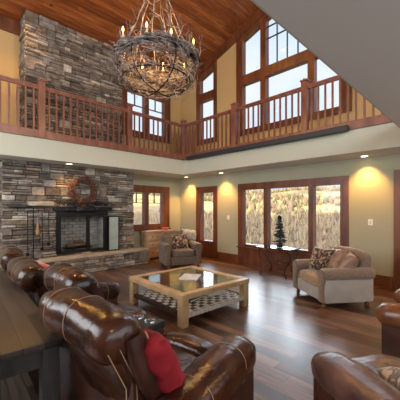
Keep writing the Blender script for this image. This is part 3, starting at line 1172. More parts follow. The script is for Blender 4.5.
# ------------------------------------------------------------------ leather seating
def arm_roll(t, x0, x1, y, ztop, w, m, zlow=.06, seed=0, fat=1.0, lift=.05, body=None, seams=(.30, .74), rise=0.0):
    h = .115 * fat
    a = MB()
    path = []
    n = 14
    for i in range(n + 1):
        s = i / n
        x = x0 + (x1 - x0) * s
        endr = 1.0
        if s > .86: endr = math.sqrt(max(0.0, 1 - ((s - .86) / .145) ** 2)) * .92 + .08
        if s < .05: endr = .75
        z = ztop - h + lift * math.sin(s * PI) - (.03 * s * s) + rise * (s - 1)
        path.append(((x, y, z), w * endr * (1 + .05 * math.sin(s * 5)), h * endr))
    a.loft(path, (0, 1, 0), n=26, k=2.5, wob=.012, seed=seed)
    arm = a.build('armrest', m, t, smooth=True, auto=60)
    for s in seams:
        i = int(s * n)
        p, hw, hh = path[i]
        pts = []
        for j in range(28):
            q = 2 * PI * j / 28
            cx, sx = math.cos(q), math.sin(q)
            pts.append((p[0], p[1] + math.copysign(abs(cx) ** .8, cx) * (hw + .003), p[2] + math.copysign(abs(sx) ** .8, sx) * (hh + .003)))
        MB().tube(pts, .0026, 5, closed=True).build('stitching', M['stitch'], arm)
    b = MB()
    b.box(x0 + .02, x1 - .07, y - w * .78, y + w * .78, zlow, ztop - h * 1.1, .03)
    b.build('arm_panel', body or M['leather2'], t, smooth=True, auto=50)
    return arm

def seat_unit(t, y0, y1, m, depth=.95, ztop=1.06, seed=0, outer=None, sz=0.0, seat_to=None, fr=0.0):
    ye = seat_to or y1
    w = (ye - y0) / 2
    yc = (y0 + ye) / 2
    # seat cushion
    MB().cushion((depth * .58, yc, .39 + sz), (depth * .38, w * .99, .115), k=5, n=14, wr=.010, seed=seed, crown=.18).build('seat_cushion', m, t, smooth=True, auto=80)
    MB().cushion((depth * .90, yc, .235 + fr), (.075 + fr * .5, w * .97, .17 + fr * .6), k=6 - 28 * fr, n=8, wr=.006, seed=seed + 1).build('footrest_front', m, t, smooth=True, auto=80)
    # lower back cushion and head roll, outer shell
    prof = [(.40, .44), (.33, .60), (.26, .74), (.21, .86)]
    lb = MB()
    lb.cushion((.25, yc, .66), (.12, w * .97, .24), k=4, n=12, wr=.012, seed=seed + 2, mtx=rotm((0, 1, 0), R(-20))).build('back_cushion', m, t, smooth=True, auto=80)
    # draped head roll
    r = MB()
    path = []
    n = 16
    for i in range(n + 1):
        s = i / n
        y = y0 + (y1 - y0 - .03) * s
        e = min(s, 1 - s)
        er = .72 + .28 * math.sqrt(max(0, 1 - max(0, 1 - e / .14) ** 2))
        path.append(((.145 - .03 * (1 - s) ** 2, y, ztop - .15 - .055 * (1 - s) ** 2), .142 * er, .13 * er))
    r.loft(path, (1, 0, 0), n=28, k=2.35, wob=.012, seed=seed + 3)
    hr = r.build('head_roll', m, t, smooth=True, auto=80)
    for s in (.50, .82):
        i = int(s * n)
        p, hw, hh = path[i]
        pts = []
        for j in range(30):
            q = 2 * PI * j / 30
            cx, sx = math.cos(q), math.sin(q)
            pts.append((p[0] + math.copysign(abs(cx) ** .85, cx) * (hw + .004), p[1], p[2] + math.copysign(abs(sx) ** .85, sx) * (hh + .004)))
        MB().tube(pts, .0024, 5, closed=True).build('stitching', M['stitch'], hr)
    sh = MB()
    sh.prism([(.20, .07), (.42, .07), (.42, .45), (.28, .88), (.14, .92), (.08, .88), (.18, .66)], 1, y0 + .01, y1 - .01)
    s_ = sh.build('back_shell', outer or M['leather2'], t)
    return s_

def console(t, y0, y1, m):
    yc, w = (y0 + y1) / 2, (y1 - y0) / 2
    MB().box(.28, 1.05, y0 + .005, y1 - .005, .06, .54, .03).build('console_body', M['leather2'], t, smooth=True)
    MB().cushion((.54, yc, .585), (.27, w * .98, .06), k=5, n=10, wr=.005, seed=9).build('console_lid', m, t, smooth=True, auto=80)
    mb = MB()
    mb.box(.80, 1.06, y0 + .01, y1 - .01, .52, .595, .02)
    tr = mb.build('cup_tray', M['blackmatte'], t, smooth=True)
    for y in (yc - .078, yc + .078):
        c = MB()
        prof = [(.034, .575), (.040, .598), (.052, .608), (.055, .60), (.056, .588)]
        c.lathe(prof, (.95, y, 0), n=20).build('cup_holder', M['chrome'], t, smooth=True)
    MB().cushion((.36, yc, .56), (.10, w * .95, .24), k=4, n=10, wr=.01, seed=12).build('console_back', m, t, smooth=True, auto=80)
M['chrome'] = mat('steel_cup_rim', (.55, .57, .6), .25, metal=1)

Lm = M['leather']
sofa = thing('leather_recliner', 'dark brown leather recliner with cup holder console, nearest the camera', 'recliner', (.69, 1.02, 0), R(9))
arm_roll(sofa, .22, 1.14, .14, .70, .145, Lm, seed=1, lift=.02, fat=1.15, rise=.14)
seat_unit(sofa, .30, 1.10, Lm, seed=2, ztop=1.10, seat_to=.90, depth=1.10, sz=-.02, fr=.09)
console(sofa, .90, 1.24, Lm)
mb = MB()
mb.loft([((.17, .31, .93), .05, .06), ((.21, .29, .80), .055, .07), ((.27, .285, .66), .055, .07), ((.35, .285, .50), .05, .065), ((.39, .285, .42), .04, .05)], (0, 1, 0), n=16, k=2.6, wob=.006, seed=3)
sb = mb.build('side_bolster', M['leather2'], sofa, smooth=True, auto=70)
MB().tube([(.225, .265, .94), (.275, .238, .80), (.335, .232, .66), (.41, .24, .50)], .006, 6).build('piping', M['stitch'], sb)
for dx in (.0, -.07):
    MB().tube([(.09 + dx, .306, .88), (.20 + dx, .306, .66), (.22 + dx, .306, .3), (.22 + dx, .306, .1)], .003, 5).build('stitching', M['stitch'], sofa)

rec2 = thing('leather_recliner', 'dark brown leather recliner just beyond the cup holder console', 'recliner', (.92, 2.42, 0), R(9))
seat_unit(rec2, .04, .66, Lm, seed=7, ztop=1.09)
arm_roll(rec2, .22, 1.04, .80, .70, .12, Lm, seed=5, lift=.03)
rec3 = thing('leather_recliner', 'dark brown leather recliner behind the far half of the console table', 'recliner', (.74, 3.36, 0), R(2))
seat_unit(rec3, .0, .70, Lm, seed=21, ztop=1.05)
rec4 = thing('leather_recliner', 'dark brown leather recliner at the left edge, nearest the hearth', 'recliner', (.80, 4.62, 0), R(-4))
arm_roll(rec4, .22, .95, -.12, .68, .12, Lm, seed=25, lift=.03)
seat_unit(rec4, .02, .80, Lm, seed=24)

chair = thing('leather_armchair', 'plum-brown leather armchair in the lower right corner with a spotted pillow', 'armchair', (2.16, -.51, 0), R(56))
Lg = M['leather_grey']
CW = 1.05
arm_roll(chair, .10, 1.00, .15, .66, .15, Lg, seed=31, lift=.03)
arm_roll(chair, .02, 1.05, CW - .16, .66, .128, Lg, seed=33, lift=.04, fat=1.0, body=M['leather2'], seams=())
seat_unit(chair, .30, CW - .29, Lg, seed=35, outer=M['leather2'], depth=1.10, sz=.07)
chair2 = thing('leather_armchair', 'chestnut brown leather armchair at the right edge, only its arm in view', 'armchair', (4.22, -.18, 0), R(90))
arm_roll(chair2, .10, 1.02, CW - .15, .70, .15, M['leather_tan'], seed=41, lift=.0)
arm_roll(chair2, .10, 1.02, .15, .70, .15, M['leather_tan'], seed=42, lift=.0)
seat_unit(chair2, .30, CW - .30, M['leather_tan'], seed=45, outer=M['leather2'])

# throw pillows on the leather seats
def throw(name, label, loc, rot, size, m, seed=0, cat='pillow', group=None, t=.09):
    o = MB().pillow((0, 0, 0), size[0], size[1], t, seed=seed, wr=.02).build(name, m, smooth=True, auto=120)
    o.location = loc
    o.rotation_euler = rot
    return tag(o, label, cat, group)
throw('throw_pillow', 'crimson throw pillow leaning in the nearest brown leather seat', (.98, 1.47, .68), (R(0), R(62), R(9)), (.27, .27), M['red'], 3)
throw('throw_pillow', 'coral red pillow lying on the far leather loveseat', (1.10, 4.30, .80), (R(5), R(18), R(12)), (.22, .24), M['coral'], 4)
throw('fur_pillow', 'spotted fur pillow at the right edge on the plum leather armchair', (1.93, .22, .58), (R(30), R(20), R(35)), (.22, .22), M['cheetah'], 6)

# ------------------------------------------------------------------ console table behind the sofa
ct = thing('console_table', 'long dark rustic plank console table behind the leather sofas', 'table', (.215, 1.99, 0), R(-4))
TW, TL = .455, 2.75
mb = MB()
mb.box(0, TW, 0, TL, .715, .76, .006)
mb.build('tabletop', M['darkwood'], ct, smooth=True)
mb = MB()
mb.box(.03, TW - .03, .03, .055, .60, .715)
mb.box(.03, TW - .03, TL - .055, TL - .03, .60, .715)
mb.box(.03, .055, .03, TL - .03, .60, .715)
mb.box(TW - .055, TW - .03, .03, TL - .03, .60, .715)
mb.build('apron', M['darkwood_leg'], ct)
for x in (.02, TW - .12):
    for y in (.02, TL - .12):
        MB().box(x, x + .10, y, y + .10, 0, .715, .006).build('leg', M['darkwood_leg'], ct, smooth=True)
MB().box(.06, TW - .06, .06, TL - .06, .16, .19, .004).build('lower_shelf', M['darkwood'], ct, smooth=True)

# ------------------------------------------------------------------ coffee table
X1, X2, Y1, Y2, ZT = 2.52, 3.94, 2.86, 4.33, .45
cf = thing('coffee_table', 'square light oak coffee table with glass top and woven shelf', 'coffee table', ((X1 + X2) / 2, (Y1 + Y2) / 2, 0), R(-2.3))
hx, hy = (X2 - X1) / 2, (Y2 - Y1) / 2
w = .115
for a in ((-hx, hx, -hy, -hy + w), (-hx, hx, hy - w, hy), (-hx, -hx + w, -hy + w, hy - w), (hx - w, hx, -hy + w, hy - w)):
    MB().box(*a, ZT - .075, ZT, .005).build('top_rail', M['oak'], cf, smooth=True)
for sx in (-1, 1):
    for sy in (-1, 1):
        x, y = sx * (hx - .065), sy * (hy - .065)
        MB().box(x - .055, x + .055, y - .055, y + .055, 0, ZT - .075, .005).build('leg', M['oak'], cf, smooth=True)
MB().box(-hx + w, hx - w, -hy + w, hy - w, ZT - .022, ZT - .012).build('glass_top', M['tglass'], cf)
mb = MB()
for a in ((-hx + .05, hx - .05, -hy + .04, -hy + .10), (-hx + .05, hx - .05, hy - .10, hy - .04), (-hx + .04, -hx + .10, -hy + .05, hy - .05), (hx - .10, hx - .04, -hy + .05, hy - .05)):
    mb.box(*a, .12, .165, .004)
mb.build('shelf_frame', M['leather2'], cf)
# woven straps: real over-under strips
n = 15
def straps(along, m, name):
    for k in range(n):
        u = -hx + .10 + (2 * hx - .2) * (k + .5) / n
        mb = MB()
        pts = []
        N = n * 2
        wd = (2 * hx - .2) / n * .44
        vs, fs = [], []
        for i in range(N + 1):
            v = -hy + .06 + (2 * hy - .12) * i / N
            z = .172 + .006 * math.cos(PI * (i / 2 * 1.0) + PI * k + (0 if along else PI))
            for s in (-1, 1):
                p = (u + s * wd, v, z) if along else (v * hx / hy, (u + s * wd) * hy / hx, z)
                vs.append(p)
        for i in range(N):
            fs.append((2 * i, 2 * i + 1, 2 * i + 3, 2 * i + 2))
        vs2 = [(a, b, c - .004) for a, b, c in vs]
        o_ = len(vs)
        f2 = [tuple(q + o_ for q in f) for f in fs]
        # strap wraps over the shelf frame
        mb.add(vs + vs2, fs + f2)
        if along:
            for yy in (-hy + .035, hy - .035): mb.box(u - wd, u + wd, yy - .008, yy + .008, .115, .175)
        else:
            for xx in (-hx + .035, hx - .035): mb.box(xx - .008, xx + .008, (u - wd) * hy / hx, (u + wd) * hy / hx, .115, .175)
        mb.build('woven_strap', m, cf)
M['strap_light'] = mat('pale_leather_strap', (.62, .57, .53), .45)
M['strap_dark'] = mat('dark_leather_strap', (.05, .028, .022), .4)
straps(True, M['strap_light'], 'a')
straps(False, M['strap_dark'], 'b')
def book(label, loc, rz, d, m, cat='magazine', name='magazine', pages=None):
    t = thing(name, label, cat, loc, rz)
    MB().box(-d[0], d[0], -d[1], d[1], d[2] * .82, d[2], .001).box(-d[0], d[0], -d[1], d[1], 0, d[2] * .18).box(-d[0], -d[0] + .006, -d[1], d[1], 0, d[2]).build('cover', m, t)
    MB().box(-d[0] + .004, d[0] - .004, -d[1] + .004, d[1] - .004, d[2] * .18, d[2] * .82).build('pages', M['white'], t)
book('white magazine lying open on the glass of the coffee table', (3.30, 3.62, ZT - .012), R(35), (.20, .15, .012), M['paper'])
M['navy'] = mat('dark_blue_cover', (.06, .08, .11), .4)
M['greyb'] = mat('grey_cover', (.35, .36, .38), .4)
book('dark blue book on the woven shelf of the coffee table', (3.05, 3.35, .18), R(10), (.15, .12, .03), M['navy'], 'book', 'book')
book('pale grey book on the woven shelf of the coffee table', (3.50, 3.30, .18), R(-12), (.14, .11, .025), M['greyb'], 'book', 'book')

# ------------------------------------------------------------------ fabric armchairs
def fabric_chair(label, loc, rz, arm_m, side_m, seat_m, back_m, w=1.08, d=.92, armz=.64, bz=.90):
    t = thing('fabric_armchair', label, 'armchair', loc, rz)
    hw, hd = w / 2, d / 2
    # base and seat cushion
    MB().box(-hd + .06, hd - .05, -hw + .16, hw - .16, .10, .30, .02).build('seat_base', side_m, t, smooth=True)
    MB().cushion((.07, 0, .385), (hd - .10, hw - .20, .095), k=6, n=12, wr=.006, crown=.2, seed=4).build('seat_cushion', seat_m, t, smooth=True, auto=80)
    # back
    MB().cushion((-hd + .13, 0, .52), (.13, hw - .10, bz - .54), k=5, n=12, wr=.006, seed=5, mtx=rotm((0, 1, 0), R(-10))).build('backrest', back_m, t, smooth=True, auto=80)
    for sy in (-1, 1):
        y = sy * (hw - .12)
        # arm: vertical panel + scroll roll
        MB().box(-hd + .03, hd - .06, y - .065 + sy * .02, y + .065 + sy * .02, .09, armz - .08, .02).build('arm_side_panel', side_m, t, smooth=True)
        r = MB()
        path = []
        for i in range(15):
            s = i / 14
            x = -hd + .02 + (d - .04) * s
            e = 1.0 if .04 < s < .97 else .85
            path.append(((x, y + sy * .015, armz - .10 + .03 * (1 - s) * 0), .125 * e * (.92 + .08 * math.cos(3 * s)), .098 * e))
        r.loft(path, (0, 1, 0), n=22, k=2.2, wob=.004, seed=6)
        ro = r.build('arm_roll', arm_m, t, smooth=True, auto=60)
        # curved front post below the scroll
        f = MB()
        pth = []
        for i in range(9):
            s = i / 8
            pth.append(((hd - .055 + .015 * math.sin(s * PI), y + sy * .015, armz - .10 - (armz - .21) * s), .105 - .055 * math.sin(s * PI * .8), .04))
        f.loft(pth, (0, 1, 0), n=14, k=3.5)
        fp = f.build('front_post', arm_m, t, smooth=True, auto=60)
        nl = MB()
        for i in range(22):
            a = PI * (i / 21) * 1.15 - .1 * PI
            nl.cushion((hd - .012, y + sy * .015 + .108 * math.cos(a), armz - .10 + .085 * math.sin(a)), (.005, .006, .006), k=2, n=1)
        nl.build('nailhead_trim', M['bronze'], fp)
        for sx in (-1, 1):
            foot = MB().lathe([(.018, 0), (.034, .012), (.038, .04), (.024, .065), (.042, .085), (.045, .11)], n=14)
            foot = foot.build('foot', M['footwood'], t, smooth=True)
            foot.location = (sx * (hd - .09), y, 0)
    return t
A1 = (5.23, 2.04, 0)
r1 = R(144.4)
fabric_chair('taupe fabric armchair with grey sides right of the glass side table', A1, r1, M['taupe'], M['greyside'], M['tanseat'], M['taupe'], w=1.08, d=.95, bz=.93)
A2 = (5.28, 6.24, 0)
r2 = R(-113.6)
fabric_chair('brown fabric armchair in front of the pine chest', A2, r2, M['mocha'], M['mocha'], M['mocha'], M['darkfab'], w=1.08, d=.92, armz=.66, bz=.98)
def loc_of(A, rz, x, y, z):
    c, s = math.cos(rz), math.sin(rz)
    return (A[0] + c * x - s * y, A[1] + s * x + c * y, z)
def seatpillow(label, A, rz, x, y, z, m, size, tilt=70, yaw=0, seed=0, t=.09, name='throw_pillow'):
    # stands on its edge, leaning back: local z (thickness) points to the chair's front
    o = MB().pillow((0, 0, 0), size[0], size[1], t, seed=seed, wr=.03).build(name, m, smooth=True, auto=120)
    o.location = loc_of(A, rz, x, y, z)
    o.rotation_euler = (Matrix.Rotation(rz + yaw, 3, 'Z') @ Matrix.Rotation(R(tilt), 3, 'Y') @ Matrix.Rotation(R(6 * ((seed % 3) - 1)), 3, 'Z')).to_euler()
    return tag(o, label, 'pillow')
seatpillow('spotted fur pillow on the taupe armchair, nearest the window', A1, r1, .10, -.12, .67, M['cheetah'], (.24, .23), 66, R(18), 1)
seatpillow('brown satin pillow in the middle of the taupe armchair', A1, r1, -.06, .06, .68, M['satin'], (.24, .25), 58, R(-8), 2, .11)
seatpillow('brown satin pillow on the taupe armchair, nearest the camera', A1, r1, -.12, .26, .67, M['satin'], (.22, .24), 55, R(-20), 3, .11)
seatpillow('spotted dark fur pillow in the middle of the brown armchair', A2, r2, .02, .0, .66, M['cheetah'], (.25, .25), 68, 0, 4, .11)
seatpillow('dark brown pillow at the left of the brown armchair', A2, r2, -.04, -.26, .68, M['darkfab'], (.21, .22), 66, R(8), 5)
M['throw'] = mat('cream_throw_blanket', (.55, .52, .47), .95, noise_mix=((.30, .26, .22), 14, .35, .7), bump=(60, .5), sheen=.5)
# throw blanket draped over the far chair's back and arm
mb = MB()
nu, nv = 14, 16
vs, fs = [], []
for i in range(nu + 1):
    for j in range(nv + 1):
        u, v = i / nu, j / nv
        y = .16 + .42 * u
        a = v * PI
        if v < .3: x, z = -.26 + .02, .70 + .26 * (v / .3)
        elif v < .6: x, z = -.24 - .26 * ((v - .3) / .3), .965 + .015 * math.sin((v - .3) / .3 * PI)
        else: x, z = -.51 - .02 * v, .96 - .5 * (v - .6)
        x += .02 * noise.noise((u * 5, v * 5, 0))
        z += .025 * noise.noise((u * 6, v * 4, 3)) - .05 * u * u
        vs.append((x, y, z))
for i in range(nu):
    for j in range(nv):
        a = i * (nv + 1) + j
        fs.append((a, a + 1, a + nv + 2, a + nv + 1))
mb.add(vs, fs)
o = mb.build('throw_blanket', M['throw'], smooth=True, auto=120)
sm = o.modifiers.new('thick', 'SOLIDIFY')
sm.thickness = .02
sm.offset = 1
o.location = A2
o.rotation_euler = (0, 0, r2)
tag(o, 'cream mottled throw blanket draped over the back of the brown armchair', 'blanket')

# ------------------------------------------------------------------ pine chest
dr = thing('pine_dresser', 'rustic light pine chest of drawers under the back window', 'dresser', (5.58, 7.74, 0))
MB().box(-.50, .50, -.20, .20, .06, .86, .006).build('carcass', M['pine'], dr)
MB().box(-.54, .54, -.24, .22, .86, .90, .008).build('top_board', M['pine'], dr)
for r_ in range(3):
    for c_ in range(2):
        z0 = .11 + r_ * .25
        x0 = -.47 + c_ * .48
        dw = MB().box(x0, x0 + .45, -.225, -.20, z0, z0 + .22, .008).build('drawer', M['pine'], dr, smooth=True)
        for kx in (.12, .33):
            MB().lathe([(.008, 0), (.010, -.018), (.018, -.026), (.010, -.034)], (x0 + kx, -.225, z0 + .11), n=12, axis='y').build('knob', M['bronze'], dw, smooth=True)
for sx in (-1, 1):
    for sy in (-1, 1):
        MB().box(sx * .46 - .035, sx * .46 + .035, sy * .17 - .03, sy * .17 + .03, 0, .06).build('foot', M['pine'], dr)
bowl = thing('red_bowl', 'small red bowl standing on the pine chest', 'bowl', (5.86, 7.66, .90))
MB().lathe([(.05, 0), (.07, .02), (.115, .07), (.12, .08), (.108, .075), (.06, .03), (.001, .02)], n=20).build('bowl_body', M['coral'], bowl, smooth=True)
o = MB().box(-.26, .22, -.13, .13, 0, .006).build('table_runner', M['throw'])
o.location = (5.42, 7.70, .901)
tag(o, 'pale cloth lying on top of the pine chest', 'cloth')

# ------------------------------------------------------------------ iron and glass side table
SX, SY, SZ = 6.20, 3.66, .68
st = thing('glass_side_table', 'glass side table with scrolled iron legs under the picture window', 'side table', (SX, SY, 0))
MB().box(-.26, .26, -.46, .46, SZ - .012, SZ, .004).build('glass_top', M['tglass'], st)
mb = MB()
mb.tube([(-.25, -.45, SZ - .022), (.25, -.45, SZ - .022), (.25, .45, SZ - .022), (-.25, .45, SZ - .022)], .013, 8, closed=True)
mb.build('top_frame', M['bronze'], st)
for sx in (-1, 1):
    for sy in (-1, 1):
        pts = []
        for i in range(25):
            s = i / 24
            z = (SZ - .03) * (1 - s)
            off = .07 * math.sin(s * 2 * PI * .95)
            pts.append((sx * (.22 - .12 * math.sin(s * PI) * .6), sy * (.41 - .04 + off - .02), z + .012 * 0 + .01 * (1 - (1 - s) ** 4 * 0)))
        # scroll foot
        e = Vector(pts[-1])
        for i in range(1, 9):
            a = i / 8 * 1.5 * PI
            pts.append((e.x, e.y + sy * (.035 * math.sin(a)), .012 + .035 * (1 - math.cos(a))))
        MB().tube(pts, .014, 8).build('scroll_leg', M['bronze'], st, smooth=True)
mb = MB()
mb.tube([(-.10, -.36, .30), (0, -.1, .34), (0, .1, .34), (.10, .36, .30)], .008, 6)
mb.tube([(.10, -.36, .30), (0, -.1, .34), (0, .1, .34), (-.10, .36, .30)], .008, 6)
for k in range(8):
    a = k * PI / 4
    mb.tube([(0, 0, .34), (0, .09 * math.cos(a), .34 + .09 * math.sin(a))], .007, 6)
mb.build('stretcher', M['bronze'], st)

# tabletop fir tree
def little_tree():
    t = thing('tabletop_tree', 'small dark evergreen tree standing on the glass side table', 'tree', (6.22, 3.62, SZ))
    MB().lathe([(.07, 0), (.085, .03), (.08, .07), (.05, .09)], n=16).build('pot', M['bronze'], t, smooth=True)
    MB().tube([(0, 0, .05), (.003, 0, .4), (0, 0, .78)], [.013, .010, .003], 8).build('trunk', M['trunk'], t)
    rr = random.Random(4)
    mb = MB()
    for k in range(260):
        s = rr.random() ** .8
        z = .10 + .66 * s
        a = rr.uniform(0, 2 * PI)
        L_ = (.19 * (1 - s) + .02) * rr.uniform(.75, 1.1)
        d = Vector((math.cos(a), math.sin(a), -.25))
        p0 = Vector((0, 0, z))
        p1 = p0 + d * L_ * .6
        p2 = p0 + d * L_ + Vector((0, 0, .012))
        mb.tube([p0, p1, p2], [.005, .011, .002], 4)
        for q in range(5):
            b = p0 + (p2 - p0) * rr.uniform(.35, 1)
            dd = (d + Vector((rr.uniform(-.8, .8), rr.uniform(-.8, .8), rr.uniform(-.5, .3)))).normalized()
            mb.tube([b, b + dd * .035], [.006, .001], 3)
    mb.build('needles', M['treegreen'], t, kind='stuff')
little_tree()
o = MB().box(-.10, .10, -.07, .07, 0, .006).build('paper_sheet', M['paper'])
o.location = (6.14, 3.35, SZ + .001)
o.rotation_euler = (0, 0, .3)
tag(o, 'white paper lying on the glass side table beside the small tree', 'paper')

# ------------------------------------------------------------------ hills outside
def hz(x, y):
    r = math.hypot(x, y)
    a = math.atan2(y, x)
    if r < 14: base = -3.2
    elif r < 60: base = -3.2 - (r - 14) / 46 * 5.5
    elif r < 110: base = -8.7 + ((r - 60) / 50) ** 1.5 * 5.0
    else: base = -3.7 + (r - 110) * .16 * (1 - .25 * (r - 110) / 230)
    if r > 110: base = min(base, 17 + 4 * math.sin(a * 5 + .6) + 3 * noise.noise((a * 6, 0, 0)))
    base += (1.2 if r > 30 else .3) * noise.noise((x * .03, y * .03, 0)) * min(3, r / 60)
    return base
def terrain():
    vs, fs = [], []
    na, rsx = 90, [9.5, 12, 16, 21, 27, 34, 42, 52, 62, 72, 84, 96, 110, 124, 140, 156, 174, 192, 212, 232, 255, 280, 310, 345]
    for i in range(na + 1):
        a = R(-25) + R(135) * i / na
        for r in rsx:
            x, y = r * math.cos(a), r * math.sin(a)
            vs.append((x, y, hz(x, y)))
    n = len(rsx)
    for i in range(na):
        for j in range(n - 1):
            fs.append((i * n + j, i * n + j + 1, (i + 1) * n + j + 1, (i + 1) * n + j))
    m = bpy.data.materials.new('autumn_hillside')
    m.use_nodes = True
    N = m.node_tree.nodes
    L = m.node_tree.links
    b = N['Principled BSDF']
    b.inputs['Roughness'].default_value = 1
    b.inputs['Specular IOR Level'].default_value = 0
    tc = N.new('ShaderNodeTexCoord')
    nz = N.new('ShaderNodeTexNoise')
    nz.inputs['Scale'].default_value = .016
    nz.inputs['Detail'].default_value = 7
    nz.inputs['Roughness'].default_value = .62
    L.new(tc.outputs['Object'], nz.inputs['Vector'])
    rp = N.new('ShaderNodeValToRGB')
    cols = [(.35, (.30, .23, .17)), (.47, (.42, .33, .22)), (.53, (.85, .66, .30)), (.66, (.92, .74, .36))]
    while len(rp.color_ramp.elements) < 4: rp.color_ramp.elements.new(.5)
    for e, (p, c) in zip(rp.color_ramp.elements, cols):
        e.position = p
        e.color = (*c, 1)
    L.new(nz.outputs['Fac'], rp.inputs['Fac'])
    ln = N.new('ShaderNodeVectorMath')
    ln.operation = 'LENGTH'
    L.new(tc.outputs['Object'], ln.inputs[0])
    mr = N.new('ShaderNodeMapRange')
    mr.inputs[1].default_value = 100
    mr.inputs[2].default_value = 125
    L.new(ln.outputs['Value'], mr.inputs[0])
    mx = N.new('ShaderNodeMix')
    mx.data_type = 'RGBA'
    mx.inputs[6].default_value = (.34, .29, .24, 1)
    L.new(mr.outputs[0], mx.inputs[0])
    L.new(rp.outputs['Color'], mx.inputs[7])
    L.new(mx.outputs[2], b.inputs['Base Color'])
    struct('ground_hills', MB().add(vs, fs), m)
    # blue ridge far away
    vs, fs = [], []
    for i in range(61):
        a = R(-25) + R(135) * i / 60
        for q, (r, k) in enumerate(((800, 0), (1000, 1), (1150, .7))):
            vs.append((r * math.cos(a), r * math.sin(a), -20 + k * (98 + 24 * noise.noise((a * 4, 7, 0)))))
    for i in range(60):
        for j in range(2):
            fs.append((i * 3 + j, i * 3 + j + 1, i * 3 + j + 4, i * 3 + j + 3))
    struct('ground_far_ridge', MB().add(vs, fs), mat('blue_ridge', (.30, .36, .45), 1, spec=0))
terrain()
M['bark_t'] = mat('bare_tree_bark', (.26, .20, .16), 1, spec=0, noise_mix=((.42, .34, .27), .8, .3, .7))
M['pineg'] = mat('pine_green', (.10, .13, .06), 1, spec=0, noise_mix=((.20, .22, .10), 1, .3, .7))
def bare_tree(seed):
    rr = random.Random(seed)
    tr = MB()
    tr.tube([(0, 0, -.5), (.1, 0, 2.5), (0, .15, 5), (.1, 0, 8)], [.17, .14, .10, .03], 6)
    tw = MB()
    for k in range(46):
        z = rr.uniform(1.8, 7.8)
        a = rr.uniform(0, 2 * PI)
        L_ = rr.uniform(1.0, 2.6) * (1.15 - z / 12)
        d = Vector((math.cos(a), math.sin(a), rr.uniform(.5, 1.3))).normalized()
        p = Vector((0, 0, z))
        m_ = p + d * L_ * .5 + Vector((0, 0, .1))
        e = p + d * L_
        tw.tube([p, m_, e], [.05, .035, .012], 3)
        for q in range(7):
            s = rr.uniform(.3, 1)
            b = p + (e - p) * s
            dd = (d + Vector((rr.uniform(-.9, .9), rr.uniform(-.9, .9), rr.uniform(-.3, .9)))).normalized()
            tw.tube([b, b + dd * rr.uniform(.4, 1.0)], [.022, .006], 3)
    t = thing('bare_tree', 'bare grey-brown tree on the slope outside the windows', 'tree', (0, 0, 0), 0, 'bare trees outside the windows')
    tr.build('trunk', M['bark_t'], t)
    tw.build('branches', M['bark_t'], t)
    return t
def pine_tree(seed):
    rr = random.Random(seed)
    t = thing('pine_tree', 'small green pine on the slope outside the windows', 'tree', (0, 0, 0), 0, 'green pines outside the windows')
    MB().tube([(0, 0, -.3), (0, 0, 4.8)], [.12, .03], 6).build('trunk', M['bark_t'], t)
    mb = MB()
    for k in range(120):
        s = rr.random()
        z = .7 + 4.3 * s
        a = rr.uniform(0, 2 * PI)
        L_ = 1.35 * (1 - s) + .15
        d = Vector((math.cos(a), math.sin(a), -.12))
        p = Vector((0, 0, z))
        mb.tube([p, p + d * L_ * .6 + Vector((0, 0, .05)), p + d * L_], [.05, .20, .02], 4)
    mb.build('foliage', M['pineg'], t)
    return t
rr = random.Random(99)
protos = [bare_tree(s) for s in (1, 2, 3)]
pp = [pine_tree(s) for s in (5, 6)]
cnt = 0
usedp = set()
spots = []
def place_tree(protos, lo, hi, amin, amax, smin, smax):
    i = rr.randrange(len(protos))
    p = protos[i]
    if (id(protos), i) in usedp:
        t = copy_tree(p)
    else:
        t = p
        usedp.add((id(protos), i))
    for tries in range(200):
        r = rr.uniform(lo, hi)
        a = R(rr.uniform(amin, amax))
        x, y = r * math.cos(a), r * math.sin(a)
        if all((x - u) ** 2 + (y - v) ** 2 > 12 for u, v in spots): break
    spots.append((x, y))
    t.location = (x, y, hz(x, y) - .1)
    t.rotation_euler = (0, 0, rr.uniform(0, 6))
    s = rr.uniform(smin, smax)
    t.scale = (s, s, s)
for k in range(105): place_tree(protos, 26, 80, 1, 62, .4, .66)
for k in range(24): place_tree(pp, 26, 70, 4, 62, .5, .8)
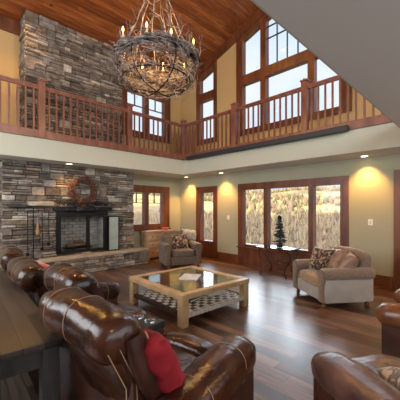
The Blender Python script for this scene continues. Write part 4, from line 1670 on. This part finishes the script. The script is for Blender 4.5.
# woods covering the far slopes: far too many trees to count
mb = MB()
for k in range(6500):
    r = 115 + 225 * rr.random() ** .8
    a = R(rr.uniform(0, 64))
    x, y = r * math.cos(a), r * math.sin(a)
    if noise.noise((x * .016, y * .016, 5)) < .0 and r < 260: continue
    z = hz(x, y)
    h = rr.uniform(1.8, 3.8)
    w = h * rr.uniform(.22, .4)
    n = 5
    q0 = rr.uniform(0, 6)
    vs = [(x, y, z + h)]
    for zz, ww in ((.62, .8), (.3, 1), (0, .3)):
        for i in range(n):
            q = q0 + i * 2 * PI / n
            vs.append((x + w * ww * math.cos(q), y + w * ww * math.sin(q), z + h * zz))
    fs = [(0, 1 + i, 1 + (i + 1) % n) for i in range(n)]
    for l in range(2):
        for i in range(n):
            fs.append((1 + l * n + i, 1 + (l + 1) * n + i, 1 + (l + 1) * n + (i + 1) % n, 1 + l * n + (i + 1) % n))
    mb.add(vs, fs)
M['woods'] = mat('autumn_woods', (.4, .3, .2), 1, spec=0, rand=[(.34, .26, .19), (.46, .36, .26), (.40, .31, .25), (.58, .45, .25), (.30, .24, .19), (.22, .22, .12), (.80, .62, .30)])
o = mb.build('distant_woods', M['woods'])
o['kind'] = 'stuff'
tag(o, 'brown autumn woods covering the far hillside outside the windows', 'woods')

# bare thicket filling the valley below the house
rr = random.Random(12)
mb = MB()
for k in range(2600):
    r = 30 + 85 * rr.random() ** .9
    a = R(rr.uniform(0, 64))
    x, y = r * math.cos(a), r * math.sin(a)
    z = hz(x, y)
    h = rr.uniform(1.2, 3.0) * (1 + r / 140)
    for q in range(3):
        b = Vector((x + rr.uniform(-.8, .8), y + rr.uniform(-.8, .8), z - .2))
        m_ = b + Vector((rr.uniform(-.3, .3), rr.uniform(-.3, .3), h * .5))
        e = m_ + Vector((rr.uniform(-.7, .7), rr.uniform(-.7, .7), h * .5))
        w = .02 + .0012 * r
        mb.tube([b, m_, e], [w, w * 1.6, w * .3], 3)
M['thicket'] = mat('grey_brown_thicket', (.3, .25, .2), 1, spec=0, rand=[(.26, .22, .19), (.42, .36, .30), (.34, .28, .22), (.52, .42, .28), (.22, .21, .14)])
o = mb.build('bare_thicket', M['thicket'])
tag(o, 'grey-brown bare thicket filling the valley right outside the windows', 'thicket')
o['kind'] = 'stuff'
